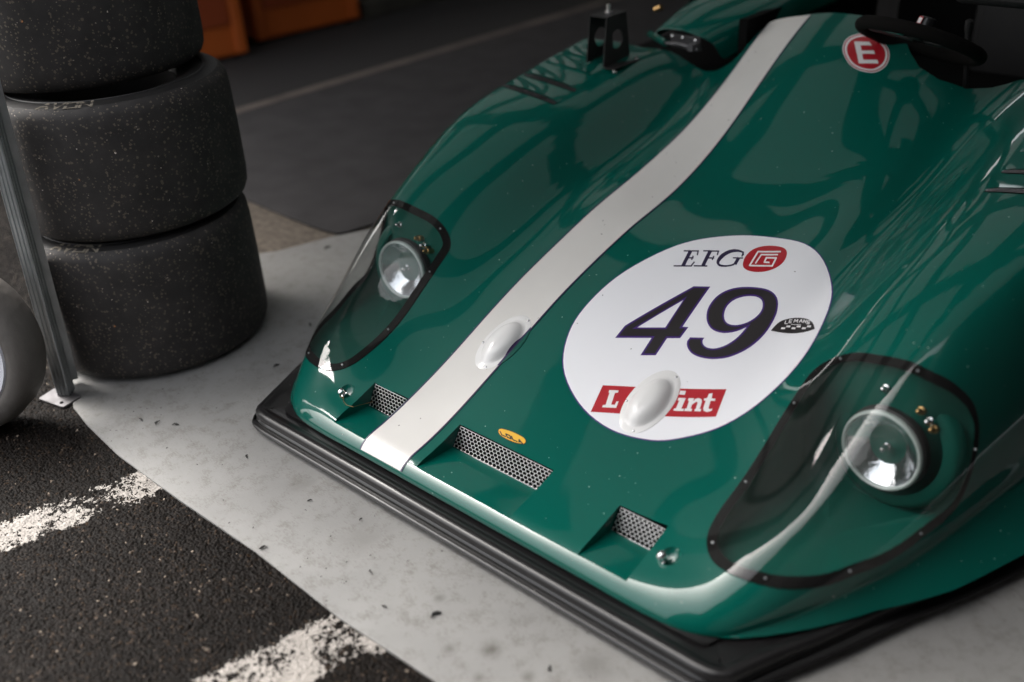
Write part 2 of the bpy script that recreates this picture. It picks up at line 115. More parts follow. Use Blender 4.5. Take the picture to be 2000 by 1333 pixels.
DATA={"four_edge":[[[0.0402,0.557],[0.0388,0.599],[0.1146,0.7856],[0.1533,0.8006],[0.1715,0.6511],[0.1854,0.6556],[0.1875,0.6174],[0.1587,0.6055],[0.1644,0.5505],[0.1304,0.5362],[0.1236,0.5915]],[[0.0707,0.606],[0.1202,0.7316],[0.1345,0.6331]]],"four":[[[0.0454,0.5654],[0.0444,0.5963],[0.1195,0.7801],[0.1492,0.7916],[0.1672,0.6435],[0.1808,0.6479],[0.1822,0.6215],[0.1532,0.6095],[0.1591,0.5541],[0.1346,0.5438],[0.1277,0.5994]],[[0.062,0.5974],[0.1212,0.7465],[0.1402,0.6289]]],"nine_edge":[[[0.208,0.6284],[0.2401,0.6405],[0.2401,0.6379],[0.2402,0.6342],[0.2412,0.6304],[0.2436,0.6268],[0.2469,0.6232],[0.2508,0.6203],[0.2551,0.6182],[0.2601,0.6169],[0.2653,0.6167],[0.2711,0.6176],[0.2772,0.6196],[0.2832,0.6231],[0.289,0.6283],[0.2947,0.6351],[0.2996,0.643],[0.3037,0.6522],[0.307,0.6626],[0.3094,0.6735],[0.3106,0.6862],[0.3108,0.6995],[0.3109,0.7089],[0.3074,0.7029],[0.3024,0.6946],[0.2963,0.6869],[0.2892,0.6806],[0.281,0.6748],[0.2724,0.6708],[0.2633,0.6688],[0.2536,0.6685],[0.2445,0.6699],[0.236,0.6731],[0.2279,0.678],[0.2204,0.6841],[0.2136,0.6912],[0.2073,0.6994],[0.2019,0.7081],[0.1972,0.7172],[0.1934,0.7267],[0.1904,0.7369],[0.1884,0.7483],[0.1874,0.7603],[0.1876,0.7718],[0.1893,0.7823],[0.1923,0.7922],[0.1966,0.8014],[0.2022,0.8097],[0.2091,0.8172],[0.2173,0.8238],[0.2271,0.8293],[0.2381,0.8338],[0.2492,0.8373],[0.2603,0.8399],[0.2715,0.8416],[0.2819,0.842],[0.2913,0.841],[0.3,0.8388],[0.3083,0.8351],[0.3162,0.83],[0.3238,0.8235],[0.3307,0.8154],[0.3372,0.8051],[0.3431,0.7933],[0.3481,0.7812],[0.3518,0.7695],[0.3545,0.7576],[0.3567,0.7453],[0.3584,0.7325],[0.3595,0.7194],[0.3597,0.7065],[0.359,0.6937],[0.3574,0.681],[0.3549,0.6689],[0.3516,0.6572],[0.3474,0.646],[0.3423,0.6356],[0.3361,0.6257],[0.3291,0.6164],[0.3213,0.6084],[0.3126,0.6018],[0.3031,0.5963],[0.2935,0.5919],[0.2836,0.5886],[0.2735,0.5864],[0.2638,0.5853],[0.2544,0.5853],[0.2453,0.5864],[0.2369,0.5887],[0.2291,0.5927],[0.2221,0.5978],[0.2164,0.6029],[0.2125,0.608],[0.2099,0.6131],[0.2083,0.6167]],[[0.2545,0.7071],[0.2492,0.712],[0.2439,0.7183],[0.2393,0.7259],[0.2353,0.735],[0.2319,0.7454],[0.2302,0.7556],[0.2305,0.7654],[0.2324,0.775],[0.2359,0.7836],[0.2411,0.7911],[0.2479,0.7976],[0.2551,0.8026],[0.2628,0.8062],[0.2709,0.8083],[0.2785,0.8088],[0.2854,0.8076],[0.2918,0.8048],[0.2977,0.8003],[0.3032,0.7936],[0.3081,0.7852],[0.3117,0.7766],[0.3135,0.768],[0.314,0.7591],[0.3133,0.7503],[0.3115,0.7414],[0.3085,0.7325],[0.3047,0.7246],[0.3,0.7177],[0.2945,0.7118],[0.2888,0.7071],[0.2828,0.7039],[0.2765,0.7019],[0.2705,0.7012],[0.2649,0.7019],[0.2597,0.7038]]],"nine":[[[0.2132,0.6242],[0.235,0.6325],[0.235,0.6397],[0.2351,0.6352],[0.2367,0.6297],[0.2401,0.6246],[0.2444,0.6199],[0.2495,0.6161],[0.255,0.6135],[0.261,0.612],[0.2672,0.6117],[0.2736,0.6127],[0.2803,0.6149],[0.2868,0.6187],[0.293,0.6242],[0.2989,0.6312],[0.304,0.6395],[0.3083,0.649],[0.3117,0.6597],[0.3142,0.671],[0.3155,0.684],[0.3157,0.6975],[0.314,0.7217],[0.303,0.7069],[0.2981,0.6988],[0.2923,0.6914],[0.2854,0.6853],[0.2776,0.6798],[0.2694,0.676],[0.2609,0.6741],[0.252,0.6739],[0.2438,0.6751],[0.2365,0.6779],[0.2294,0.6823],[0.2228,0.6876],[0.2167,0.6939],[0.2111,0.7013],[0.2061,0.7094],[0.2019,0.7177],[0.1983,0.7264],[0.1957,0.7359],[0.1938,0.7465],[0.1928,0.7579],[0.1931,0.7688],[0.1947,0.7786],[0.1975,0.788],[0.2016,0.7967],[0.207,0.8046],[0.2136,0.8118],[0.2215,0.8181],[0.2309,0.8234],[0.2417,0.8278],[0.2526,0.8312],[0.2634,0.8338],[0.2742,0.8355],[0.2841,0.8359],[0.2929,0.8351],[0.3007,0.8331],[0.308,0.8299],[0.3149,0.8254],[0.3214,0.8198],[0.3275,0.8128],[0.3334,0.8035],[0.339,0.7923],[0.3437,0.7809],[0.3472,0.7698],[0.3499,0.7583],[0.3519,0.7463],[0.3536,0.7338],[0.3547,0.721],[0.355,0.7084],[0.3543,0.6959],[0.3527,0.6836],[0.3503,0.6717],[0.3471,0.6603],[0.343,0.6493],[0.338,0.6391],[0.332,0.6294],[0.3251,0.6204],[0.3176,0.6126],[0.3092,0.6062],[0.3,0.6008],[0.2906,0.5965],[0.281,0.5934],[0.2713,0.5912],[0.262,0.5902],[0.2531,0.5902],[0.2446,0.5912],[0.2372,0.5933],[0.2306,0.5966],[0.2244,0.6012],[0.2196,0.6056],[0.2166,0.6095],[0.2144,0.6139],[0.2134,0.6161]],[[0.2528,0.703],[0.2464,0.7088],[0.2403,0.7162],[0.235,0.7249],[0.2305,0.735],[0.2268,0.7463],[0.2249,0.7577],[0.2252,0.7685],[0.2272,0.7789],[0.2309,0.7882],[0.2365,0.7962],[0.2436,0.803],[0.2513,0.8083],[0.2594,0.812],[0.268,0.8143],[0.2765,0.8148],[0.2845,0.8133],[0.2925,0.8098],[0.2999,0.8041],[0.3067,0.7959],[0.3123,0.7863],[0.3164,0.7764],[0.3184,0.7666],[0.3189,0.7569],[0.3182,0.7475],[0.3163,0.7381],[0.3132,0.7288],[0.3092,0.7205],[0.3043,0.7133],[0.2985,0.7071],[0.2924,0.7022],[0.2859,0.6987],[0.2791,0.6965],[0.2724,0.6958],[0.2658,0.6965],[0.2593,0.6989]]],"redbox":[[[0.1006,0.4277],[0.3696,0.5294],[0.3889,0.4563],[0.1208,0.3549]]],"red_L":[[[0.1235,0.4225],[0.1446,0.4308],[0.147,0.4247],[0.1411,0.4214],[0.1526,0.3907],[0.1607,0.3938],[0.1587,0.4034],[0.1633,0.4055],[0.1689,0.3883],[0.1379,0.3758],[0.1358,0.382],[0.1413,0.385],[0.1287,0.4164],[0.1264,0.416]]],"red_i":[[[0.2834,0.4699],[0.299,0.4752],[0.3056,0.4477],[0.3115,0.4495],[0.3135,0.4437],[0.2921,0.4358],[0.2904,0.4418],[0.2942,0.444],[0.2887,0.4642],[0.285,0.4632]],[[0.2759,0.488],[0.2882,0.492],[0.2917,0.4818],[0.2791,0.4776]]],"red_n":[[[0.305,0.4777],[0.3166,0.4818],[0.3196,0.473],[0.325,0.4549],[0.3287,0.4564],[0.3306,0.45],[0.3148,0.4447],[0.3131,0.4507],[0.3162,0.4525],[0.3096,0.4722],[0.3064,0.4714]],[[0.3188,0.4727],[0.3204,0.4817],[0.3257,0.4859],[0.333,0.4856],[0.3378,0.4811],[0.341,0.472],[0.3443,0.4619],[0.3479,0.4627],[0.3499,0.4568],[0.3359,0.4526],[0.3345,0.4576],[0.3357,0.4586],[0.3311,0.4734],[0.3285,0.476],[0.3254,0.4742],[0.3224,0.4658]]],"red_t":[[[0.3405,0.5043],[0.3473,0.509],[0.3532,0.4954],[0.3617,0.498],[0.3638,0.4919],[0.3549,0.4892],[0.3612,0.4702],[0.3662,0.4689],[0.37,0.4729],[0.3717,0.4668],[0.3645,0.4601],[0.3548,0.4607],[0.3503,0.4662],[0.3442,0.4857],[0.3394,0.4844],[0.338,0.4901],[0.343,0.4925]]],"efg_E":[[[0.0194,0.9095],[0.038,0.8455],[0.0489,0.843],[0.0307,0.9068]],[[0.0105,0.8973],[0.0473,0.9128],[0.0439,0.918],[0.0071,0.9025]],[[0.0401,0.9175],[0.0499,0.8974],[0.0538,0.8977],[0.044,0.9178]],[[0.0348,0.8742],[0.0513,0.8813],[0.048,0.8863],[0.0315,0.8791]],[[0.0229,0.8324],[0.0663,0.8502],[0.0632,0.855],[0.0197,0.8371]],[[0.0653,0.8494],[0.0634,0.8697],[0.0589,0.8717],[0.0608,0.8514]]],"efg_F":[[[0.0418,0.8919],[0.0477,0.8748],[0.0517,0.8742],[0.0458,0.8913]],[[0.0662,0.9302],[0.085,0.8654],[0.0957,0.863],[0.0773,0.9273]],[[0.0569,0.9179],[0.0955,0.9329],[0.0922,0.9383],[0.0535,0.9232]],[[0.0889,0.9373],[0.0971,0.918],[0.101,0.9179],[0.0929,0.9371]],[[0.0818,0.8944],[0.1003,0.9014],[0.0971,0.9065],[0.0786,0.8995]],[[0.0708,0.8529],[0.1027,0.8656],[0.0997,0.8705],[0.0676,0.8577]]],"efg_G":[[[0.0909,0.9122],[0.0967,0.8949],[0.1006,0.8943],[0.0949,0.9116]],[[0.1616,0.9435],[0.1601,0.946],[0.1581,0.9499],[0.1549,0.9543],[0.1507,0.9581],[0.146,0.9603],[0.141,0.9615],[0.1359,0.9619],[0.131,0.9615],[0.1264,0.9603],[0.1219,0.9582],[0.118,0.9548],[0.1143,0.951],[0.1116,0.9457],[0.1089,0.94],[0.1072,0.9333],[0.1058,0.9267],[0.1057,0.9192],[0.1067,0.9111],[0.1084,0.9032],[0.1109,0.8961],[0.1145,0.8898],[0.119,0.8848],[0.1238,0.8814],[0.1285,0.8791],[0.1331,0.8789],[0.1377,0.8795],[0.1419,0.8813],[0.1459,0.8829],[0.1493,0.8854],[0.1529,0.8881],[0.156,0.891],[0.1586,0.894],[0.1603,0.8973],[0.1613,0.9008],[0.1618,0.9039],[0.1622,0.906],[0.1572,0.9099],[0.1568,0.9078],[0.1563,0.9048],[0.1555,0.9017],[0.154,0.8989],[0.1518,0.8962],[0.1488,0.8935],[0.1454,0.8909],[0.1417,0.8895],[0.1379,0.8879],[0.1336,0.8873],[0.1298,0.8868],[0.1266,0.8877],[0.1243,0.8888],[0.1224,0.8908],[0.1211,0.893],[0.1201,0.8955],[0.1193,0.8997],[0.1188,0.9054],[0.1188,0.9117],[0.1189,0.9176],[0.1193,0.9235],[0.1208,0.9291],[0.1224,0.9348],[0.1247,0.9392],[0.1271,0.9431],[0.1304,0.946],[0.1337,0.9487],[0.1371,0.9507],[0.1407,0.9521],[0.1446,0.9528],[0.1484,0.9528],[0.1512,0.9523],[0.1533,0.951],[0.1554,0.9481],[0.1577,0.9449],[0.1593,0.9424]],[[0.1499,0.9319],[0.1565,0.903],[0.1661,0.9],[0.1596,0.9287]],[[0.1432,0.9211],[0.167,0.9303],[0.1642,0.9352],[0.1403,0.9259]],[[0.1493,0.9592],[0.1575,0.9374],[0.1612,0.937],[0.153,0.9588]]],"logo":[[[0.18,0.9079],[0.1753,0.9169],[0.171,0.9277],[0.168,0.9391],[0.1663,0.9511],[0.1659,0.9637],[0.1673,0.9753],[0.171,0.9852],[0.1765,0.9938],[0.1836,1.001],[0.1924,1.0066],[0.2027,1.0105],[0.213,1.0125],[0.2229,1.0125],[0.2328,1.0106],[0.2415,1.0067],[0.2487,1.0006],[0.2547,0.9928],[0.2597,0.9838],[0.2639,0.9732],[0.2671,0.9616],[0.2687,0.9507],[0.2686,0.9407],[0.2669,0.9312],[0.2639,0.9226],[0.2592,0.9146],[0.2531,0.9073],[0.2463,0.9013],[0.2388,0.8968],[0.2305,0.8935],[0.222,0.8915],[0.2133,0.8907],[0.2045,0.8912],[0.1966,0.8932],[0.1902,0.8965],[0.1848,0.9014]]],"logotext":[[[0.2373,0.9942],[0.1825,0.9755],[0.1864,0.9687],[0.2412,0.9872]],[[0.1825,0.9756],[0.196,0.9094],[0.2011,0.9074],[0.1878,0.9734]],[[0.1988,0.9067],[0.2544,0.924],[0.251,0.9302],[0.1953,0.9128]],[[0.2545,0.9241],[0.2452,0.9619],[0.24,0.9638],[0.2495,0.9258]],[[0.2424,0.9646],[0.2166,0.9574],[0.2203,0.9508],[0.2461,0.9579]],[[0.2165,0.9573],[0.2229,0.9337],[0.2279,0.9321],[0.2216,0.9556]],[[0.2255,0.9313],[0.2393,0.9347],[0.2358,0.9412],[0.2219,0.9377]],[[0.2382,0.9788],[0.1978,0.9654],[0.2012,0.9595],[0.2417,0.9727]],[[0.1979,0.9656],[0.2047,0.9237],[0.2093,0.9216],[0.2026,0.9633]]],"arch":[[[0.3669,0.7213],[0.3669,0.7277],[0.3671,0.7333],[0.3675,0.7413],[0.3687,0.7488],[0.3707,0.7549],[0.3736,0.7605],[0.3776,0.7658],[0.3831,0.7711],[0.39,0.776],[0.3974,0.7797],[0.4057,0.7819],[0.4147,0.7826],[0.4236,0.781],[0.432,0.7771],[0.4402,0.771],[0.448,0.7634],[0.4555,0.7538],[0.4624,0.7433],[0.4671,0.7358],[0.4672,0.7333]]],"archtext":[[[0.3803,0.7636],[0.3839,0.7527],[0.3859,0.7526],[0.3823,0.7635]],[[0.3848,0.752],[0.3913,0.754],[0.3899,0.7565],[0.3834,0.7545]],[[0.3937,0.7717],[0.3871,0.7698],[0.3885,0.7673],[0.3951,0.7692]],[[0.3871,0.7695],[0.3907,0.7585],[0.3928,0.7583],[0.3891,0.7694]],[[0.3916,0.7578],[0.3983,0.7595],[0.3969,0.7621],[0.3903,0.7603]],[[0.3901,0.7625],[0.3956,0.7641],[0.3942,0.7666],[0.3887,0.765]],[[0.4027,0.7631],[0.4,0.7746],[0.3978,0.7752],[0.4005,0.7637]],[[0.3979,0.774],[0.4046,0.7666],[0.4057,0.768],[0.399,0.7755]],[[0.4056,0.7665],[0.4068,0.7753],[0.4045,0.7769],[0.4033,0.7681]],[[0.4042,0.7763],[0.409,0.7649],[0.411,0.7648],[0.4062,0.7763]],[[0.4148,0.7653],[0.4148,0.7772],[0.4124,0.7787],[0.4124,0.7668]],[[0.4123,0.7776],[0.4202,0.766],[0.4218,0.7667],[0.4138,0.7784]],[[0.4139,0.769],[0.4192,0.7694],[0.4177,0.7722],[0.4124,0.7717]],[[0.4253,0.7645],[0.4213,0.7767],[0.419,0.7773],[0.423,0.7653]],[[0.4193,0.7761],[0.4304,0.764],[0.4314,0.7654],[0.4202,0.7777]],[[0.4316,0.7641],[0.4275,0.7765],[0.4251,0.7774],[0.4292,0.7651]],[[0.4372,0.7729],[0.4299,0.7739],[0.4314,0.7708],[0.4388,0.7697]],[[0.4298,0.7736],[0.4321,0.7665],[0.4346,0.7655],[0.4322,0.7726]],[[0.4332,0.7654],[0.4407,0.7641],[0.4391,0.7673],[0.4317,0.7685]],[[0.4377,0.7674],[0.4401,0.7601],[0.4427,0.7587],[0.4402,0.7661]],[[0.4409,0.7618],[0.4335,0.7631],[0.435,0.76],[0.4426,0.7585]],[[0.3995,0.7547],[0.423,0.7582],[0.422,0.7601],[0.3985,0.7565]],[[0.3839,0.74],[0.3926,0.7425],[0.3938,0.7364],[0.3851,0.734]],[[0.3919,0.7494],[0.4008,0.7515],[0.402,0.7453],[0.3931,0.7433]],[[0.4065,0.747],[0.4157,0.748],[0.417,0.7417],[0.4077,0.7408]],[[0.415,0.7551],[0.4246,0.7553],[0.4259,0.7488],[0.4162,0.7487]],[[0.4309,0.7494],[0.4413,0.7476],[0.4427,0.741],[0.4322,0.7429]],[[0.4405,0.7548],[0.4517,0.7514],[0.4531,0.7445],[0.4419,0.7481]]],"badge":[[[-0.0483,0.2166],[-0.0501,0.2187],[-0.0515,0.221],[-0.0518,0.2232],[-0.0512,0.2253],[-0.0496,0.2273],[-0.0453,0.2292],[-0.0371,0.231],[-0.0263,0.2325],[-0.0153,0.2335],[-0.004,0.2338],[0.0075,0.2335],[0.017,0.2327],[0.0232,0.2315],[0.0275,0.2299],[0.0307,0.2279],[0.0332,0.2255],[0.0346,0.2228],[0.035,0.2202],[0.0347,0.2181],[0.0333,0.2162],[0.0299,0.2143],[0.0236,0.2123],[0.0153,0.2104],[0.0061,0.209],[-0.0045,0.2084],[-0.0159,0.2084],[-0.0255,0.2088],[-0.0321,0.2095],[-0.0368,0.2107],[-0.0407,0.212],[-0.0439,0.2134],[-0.0463,0.2149]]],"badgetext":[[[-0.045,0.219],[-0.0325,0.212],[-0.0312,0.2142],[-0.0438,0.2212]],[[-0.0332,0.2122],[-0.0193,0.2127],[-0.0203,0.2154],[-0.0342,0.2149]],[[-0.014,0.2148],[-0.0264,0.2218],[-0.0276,0.2196],[-0.0152,0.2126]],[[-0.0265,0.2188],[-0.0126,0.2193],[-0.0136,0.222],[-0.0275,0.2215]],[[-0.0156,0.22],[-0.0032,0.2131],[-0.002,0.2152],[-0.0143,0.2222]],[[-0.0031,0.2161],[-0.0169,0.2156],[-0.0159,0.2128],[-0.0021,0.2133]],[[-0.0103,0.2202],[0.0019,0.2133],[0.0032,0.2154],[-0.0091,0.2224]],[[0.0012,0.2135],[0.0149,0.214],[0.0139,0.2167],[0.0002,0.2162]],[[0.0205,0.2152],[0.015,0.2228],[0.0123,0.2219],[0.0179,0.2143]],[[0.013,0.2207],[0.0311,0.2144],[0.0316,0.2168],[0.0135,0.2232]],[[0.017,0.2163],[0.0258,0.2166],[0.0249,0.2193],[0.016,0.219]]],"badge_in":[[[-0.0467,0.2175],[-0.0483,0.2193],[-0.0493,0.221],[-0.0495,0.2226],[-0.0491,0.2242],[-0.0479,0.2258],[-0.0441,0.2275],[-0.0361,0.2292],[-0.0255,0.2307],[-0.0146,0.2317],[-0.0034,0.232],[0.008,0.2317],[0.0172,0.231],[0.0231,0.2298],[0.0268,0.2284],[0.0295,0.2267],[0.0315,0.2248],[0.0326,0.2227],[0.0329,0.2207],[0.0326,0.2191],[0.0316,0.2176],[0.0286,0.216],[0.0225,0.214],[0.0143,0.2121],[0.0052,0.2108],[-0.0051,0.2102],[-0.0164,0.2102],[-0.0259,0.2106],[-0.0322,0.2113],[-0.0366,0.2124],[-0.0403,0.2137],[-0.0432,0.2149],[-0.0451,0.2161]]],"e0":[[[0.0079,1.7312],[0.0026,1.7419],[-0.001,1.753],[-0.003,1.7638],[-0.0032,1.7734],[-0.0011,1.7818],[0.0031,1.7893],[0.0086,1.7956],[0.0146,1.8007],[0.021,1.8046],[0.0282,1.8074],[0.0363,1.8089],[0.0452,1.8089],[0.0555,1.8074],[0.0668,1.8045],[0.0783,1.8008],[0.0891,1.7966],[0.0993,1.7918],[0.1092,1.7863],[0.1184,1.7804],[0.1264,1.7742],[0.133,1.7677],[0.1387,1.7606],[0.1433,1.7531],[0.1471,1.7454],[0.1501,1.7374],[0.1523,1.7288],[0.1534,1.7203],[0.1533,1.7123],[0.1516,1.7045],[0.1486,1.6968],[0.1446,1.6897],[0.14,1.684],[0.1348,1.6797],[0.1287,1.6767],[0.122,1.6745],[0.1147,1.6729],[0.1067,1.6719],[0.0979,1.6716],[0.0888,1.6722],[0.0798,1.6739],[0.0709,1.6767],[0.062,1.6804],[0.0531,1.6853],[0.0441,1.6915],[0.0346,1.6996],[0.0246,1.7095],[0.0153,1.7204]]],"e1":[[[0.0109,1.7311],[0.0059,1.7414],[0.0024,1.752],[0.0005,1.7623],[0.0004,1.7715],[0.0024,1.7795],[0.0064,1.7866],[0.0116,1.7927],[0.0174,1.7976],[0.0236,1.8014],[0.0305,1.8041],[0.0382,1.8055],[0.0468,1.8056],[0.0566,1.8041],[0.0675,1.8014],[0.0785,1.7979],[0.0888,1.7939],[0.0986,1.7893],[0.1081,1.7841],[0.1169,1.7785],[0.1246,1.7725],[0.131,1.7662],[0.1364,1.7594],[0.1409,1.7522],[0.1445,1.7448],[0.1474,1.7371],[0.1495,1.7289],[0.1506,1.7207],[0.1505,1.713],[0.1489,1.7055],[0.146,1.6981],[0.1422,1.6913],[0.1377,1.6858],[0.1327,1.6817],[0.1269,1.6788],[0.1204,1.6767],[0.1134,1.6752],[0.1057,1.6743],[0.0972,1.674],[0.0885,1.6746],[0.0798,1.6762],[0.0713,1.6788],[0.0628,1.6824],[0.0542,1.6871],[0.0456,1.6931],[0.0365,1.7009],[0.0269,1.7104],[0.018,1.7207]]],"e2":[[[0.0147,1.731],[0.0099,1.7407],[0.0066,1.7507],[0.0049,1.7604],[0.0048,1.7691],[0.0067,1.7767],[0.0105,1.7834],[0.0155,1.7891],[0.021,1.7938],[0.0268,1.7974],[0.0333,1.7999],[0.0406,1.8013],[0.0487,1.8014],[0.058,1.8001],[0.0682,1.7976],[0.0786,1.7944],[0.0884,1.7906],[0.0977,1.7863],[0.1067,1.7814],[0.1151,1.776],[0.1223,1.7704],[0.1284,1.7644],[0.1336,1.7579],[0.1378,1.7511],[0.1413,1.7441],[0.1441,1.7367],[0.1461,1.7289],[0.1471,1.7211],[0.147,1.7138],[0.1454,1.7067],[0.1427,1.6997],[0.1391,1.6933],[0.1349,1.6881],[0.1301,1.6842],[0.1245,1.6814],[0.1184,1.6795],[0.1117,1.6781],[0.1044,1.6772],[0.0964,1.677],[0.0881,1.6775],[0.0799,1.6791],[0.0719,1.6816],[0.0637,1.685],[0.0556,1.6894],[0.0475,1.6951],[0.0389,1.7025],[0.0298,1.7114],[0.0214,1.7213]]],"e3":[[[0.0214,1.7309],[0.0172,1.7396],[0.0143,1.7485],[0.0127,1.7572],[0.0127,1.7649],[0.0144,1.7717],[0.0178,1.7777],[0.0223,1.7829],[0.0273,1.787],[0.0325,1.7903],[0.0383,1.7926],[0.0449,1.7939],[0.0521,1.7941],[0.0604,1.793],[0.0696,1.7909],[0.0789,1.788],[0.0877,1.7847],[0.096,1.7809],[0.1042,1.7765],[0.1117,1.7717],[0.1183,1.7666],[0.1238,1.7611],[0.1284,1.7553],[0.1323,1.7491],[0.1354,1.7428],[0.1379,1.7361],[0.1398,1.729],[0.1407,1.722],[0.1406,1.7154],[0.1392,1.709],[0.1368,1.7027],[0.1335,1.6969],[0.1297,1.6922],[0.1254,1.6888],[0.1203,1.6863],[0.1148,1.6845],[0.1088,1.6833],[0.1022,1.6825],[0.0949,1.6823],[0.0874,1.6829],[0.08,1.6843],[0.0728,1.6865],[0.0655,1.6896],[0.0581,1.6936],[0.0508,1.6987],[0.0431,1.7054],[0.0349,1.7134],[0.0274,1.7222]]],"eE":[[[0.0249,1.7672],[0.0678,1.7766],[0.0825,1.765],[0.0517,1.7567],[0.0638,1.7383],[0.0967,1.7489],[0.1064,1.7381],[0.0721,1.7272],[0.0851,1.7085],[0.1223,1.7213],[0.1319,1.7107],[0.0801,1.6921]]],"roundel":[[[0.1433,1.043],[0.2564,1.0494],[0.356,0.9926],[0.4326,0.8885],[0.4802,0.7516],[0.4962,0.6311],[0.4716,0.5281],[0.4234,0.4454],[0.358,0.3878],[0.2904,0.3497],[0.1896,0.3339],[0.08,0.3609],[-0.0234,0.4298],[-0.0825,0.5259],[-0.0995,0.6317],[-0.0848,0.766],[-0.025,0.9133],[0.049,0.9956]]]}

# ---------------------------------------------------------------- helpers
def mat(name,col,rough=.5,metal=0,coat=0,coatr=.03,spec=.5,bump=None,noise=None,**k):
    m=bpy.data.materials.new(name); m.use_nodes=True; t=m.node_tree; b=t.nodes['Principled BSDF']
    b.inputs['Base Color'].default_value=(*col,1); b.inputs['Roughness'].default_value=rough; b.inputs['Metallic'].default_value=metal
    b.inputs['Coat Weight'].default_value=coat; b.inputs['Coat Roughness'].default_value=coatr; b.inputs['Specular IOR Level'].default_value=spec
    tc=t.nodes.new('ShaderNodeTexCoord')
    if noise:   # (scale, amount, detail)
        n=t.nodes.new('ShaderNodeTexNoise'); n.inputs['Scale'].default_value=noise[0]; n.inputs['Detail'].default_value=noise[2]; t.links.new(tc.outputs['Object'],n.inputs['Vector'])
        mr=t.nodes.new('ShaderNodeMapRange'); mr.inputs[1].default_value=.3; mr.inputs[2].default_value=.7; mr.inputs[3].default_value=1-noise[1]; mr.inputs[4].default_value=1+noise[1]
        t.links.new(n.outputs[0],mr.inputs[0]); vm=t.nodes.new('ShaderNodeVectorMath'); vm.operation='SCALE'; vm.inputs[0].default_value=col; t.links.new(mr.outputs[0],vm.inputs['Scale']); t.links.new(vm.outputs[0],b.inputs['Base Color'])
        m['last']=''
    if bump:
        n=t.nodes.new('ShaderNodeTexNoise'); n.inputs['Scale'].default_value=bump[0]; n.inputs['Detail'].default_value=6; t.links.new(tc.outputs['Object'],n.inputs['Vector'])
        bp=t.nodes.new('ShaderNodeBump'); bp.inputs['Strength'].default_value=bump[1]; bp.inputs['Distance'].default_value=bump[2]; t.links.new(n.outputs[0],bp.inputs['Height']); t.links.new(bp.outputs[0],b.inputs['Normal'])
    return m
def nd(m,typ,**k):
    n=m.node_tree.nodes.new(typ)
    for a,v in k.items(): setattr(n,a,v)
    return n
def specks(m,scale,thr,col,mixto='Base Color',rnd=1.0):
    """scattered small chips of another colour"""
    t=m.node_tree; b=t.nodes['Principled BSDF']; tc=nd(m,'ShaderNodeTexCoord')
    v=nd(m,'ShaderNodeTexVoronoi'); v.inputs['Scale'].default_value=scale; v.inputs['Randomness'].default_value=rnd
    n=nd(m,'ShaderNodeTexNoise'); n.inputs['Scale'].default_value=scale*2.3
    mx=nd(m,'ShaderNodeVectorMath',operation='MULTIPLY_ADD'); mx.inputs[1].default_value=(.012/scale*30,)*3
    t.links.new(tc.outputs['Object'],mx.inputs[2]); t.links.new(n.outputs['Color'],mx.inputs[0]); t.links.new(mx.outputs[0],v.inputs['Vector'])
    sep=nd(m,'ShaderNodeSeparateColor'); t.links.new(v.outputs['Color'],sep.inputs[0])
    pw=nd(m,'ShaderNodeMath',operation='POWER'); pw.inputs[1].default_value=6; t.links.new(sep.outputs[0],pw.inputs[0])
    ml=nd(m,'ShaderNodeMath',operation='MULTIPLY'); ml.inputs[1].default_value=thr; t.links.new(pw.outputs[0],ml.inputs[0])
    lt=nd(m,'ShaderNodeMath',operation='LESS_THAN'); t.links.new(v.outputs['Distance'],lt.inputs[0]); t.links.new(ml.outputs[0],lt.inputs[1])
    mc=nd(m,'ShaderNodeMix',data_type='RGBA'); t.links.new(lt.outputs[0],mc.inputs[0])
    s=b.inputs[mixto]
    if s.is_linked: t.links.new(s.links[0].from_socket,mc.inputs[6])
    else: mc.inputs[6].default_value=s.default_value
    mc.inputs[7].default_value=(*col,1); t.links.new(mc.outputs[2],s)
def obj(name,verts,faces,m,parent=None,smooth=True,normals=None,mats=None):
    me=bpy.data.meshes.new(name); me.from_pydata([tuple(map(float,v)) for v in verts],[],[tuple(int(i) for i in f) for f in faces]); 
    if smooth: me.polygons.foreach_set('use_smooth',[True]*len(me.polygons))
    me.update()
    if normals is not None: me.normals_split_custom_set_from_vertices([tuple(map(float,n)) for n in normals])
    if m: me.materials.append(m)
    o=bpy.data.objects.new(name,me); COL.objects.link(o)
    if parent: o.parent=parent
    return o
def empty(name,loc,label,cat,group=None):
    o=bpy.data.objects.new(name,None); COL.objects.link(o); o.location=loc; o.empty_display_size=.1; tag(o,label,cat,group); return o
def tag(o,label=None,cat=None,group=None,kind=None):
    if label:o['label']=label
    if cat:o['category']=cat
    if group:o['group']=group
    if kind:o['kind']=kind
    return o
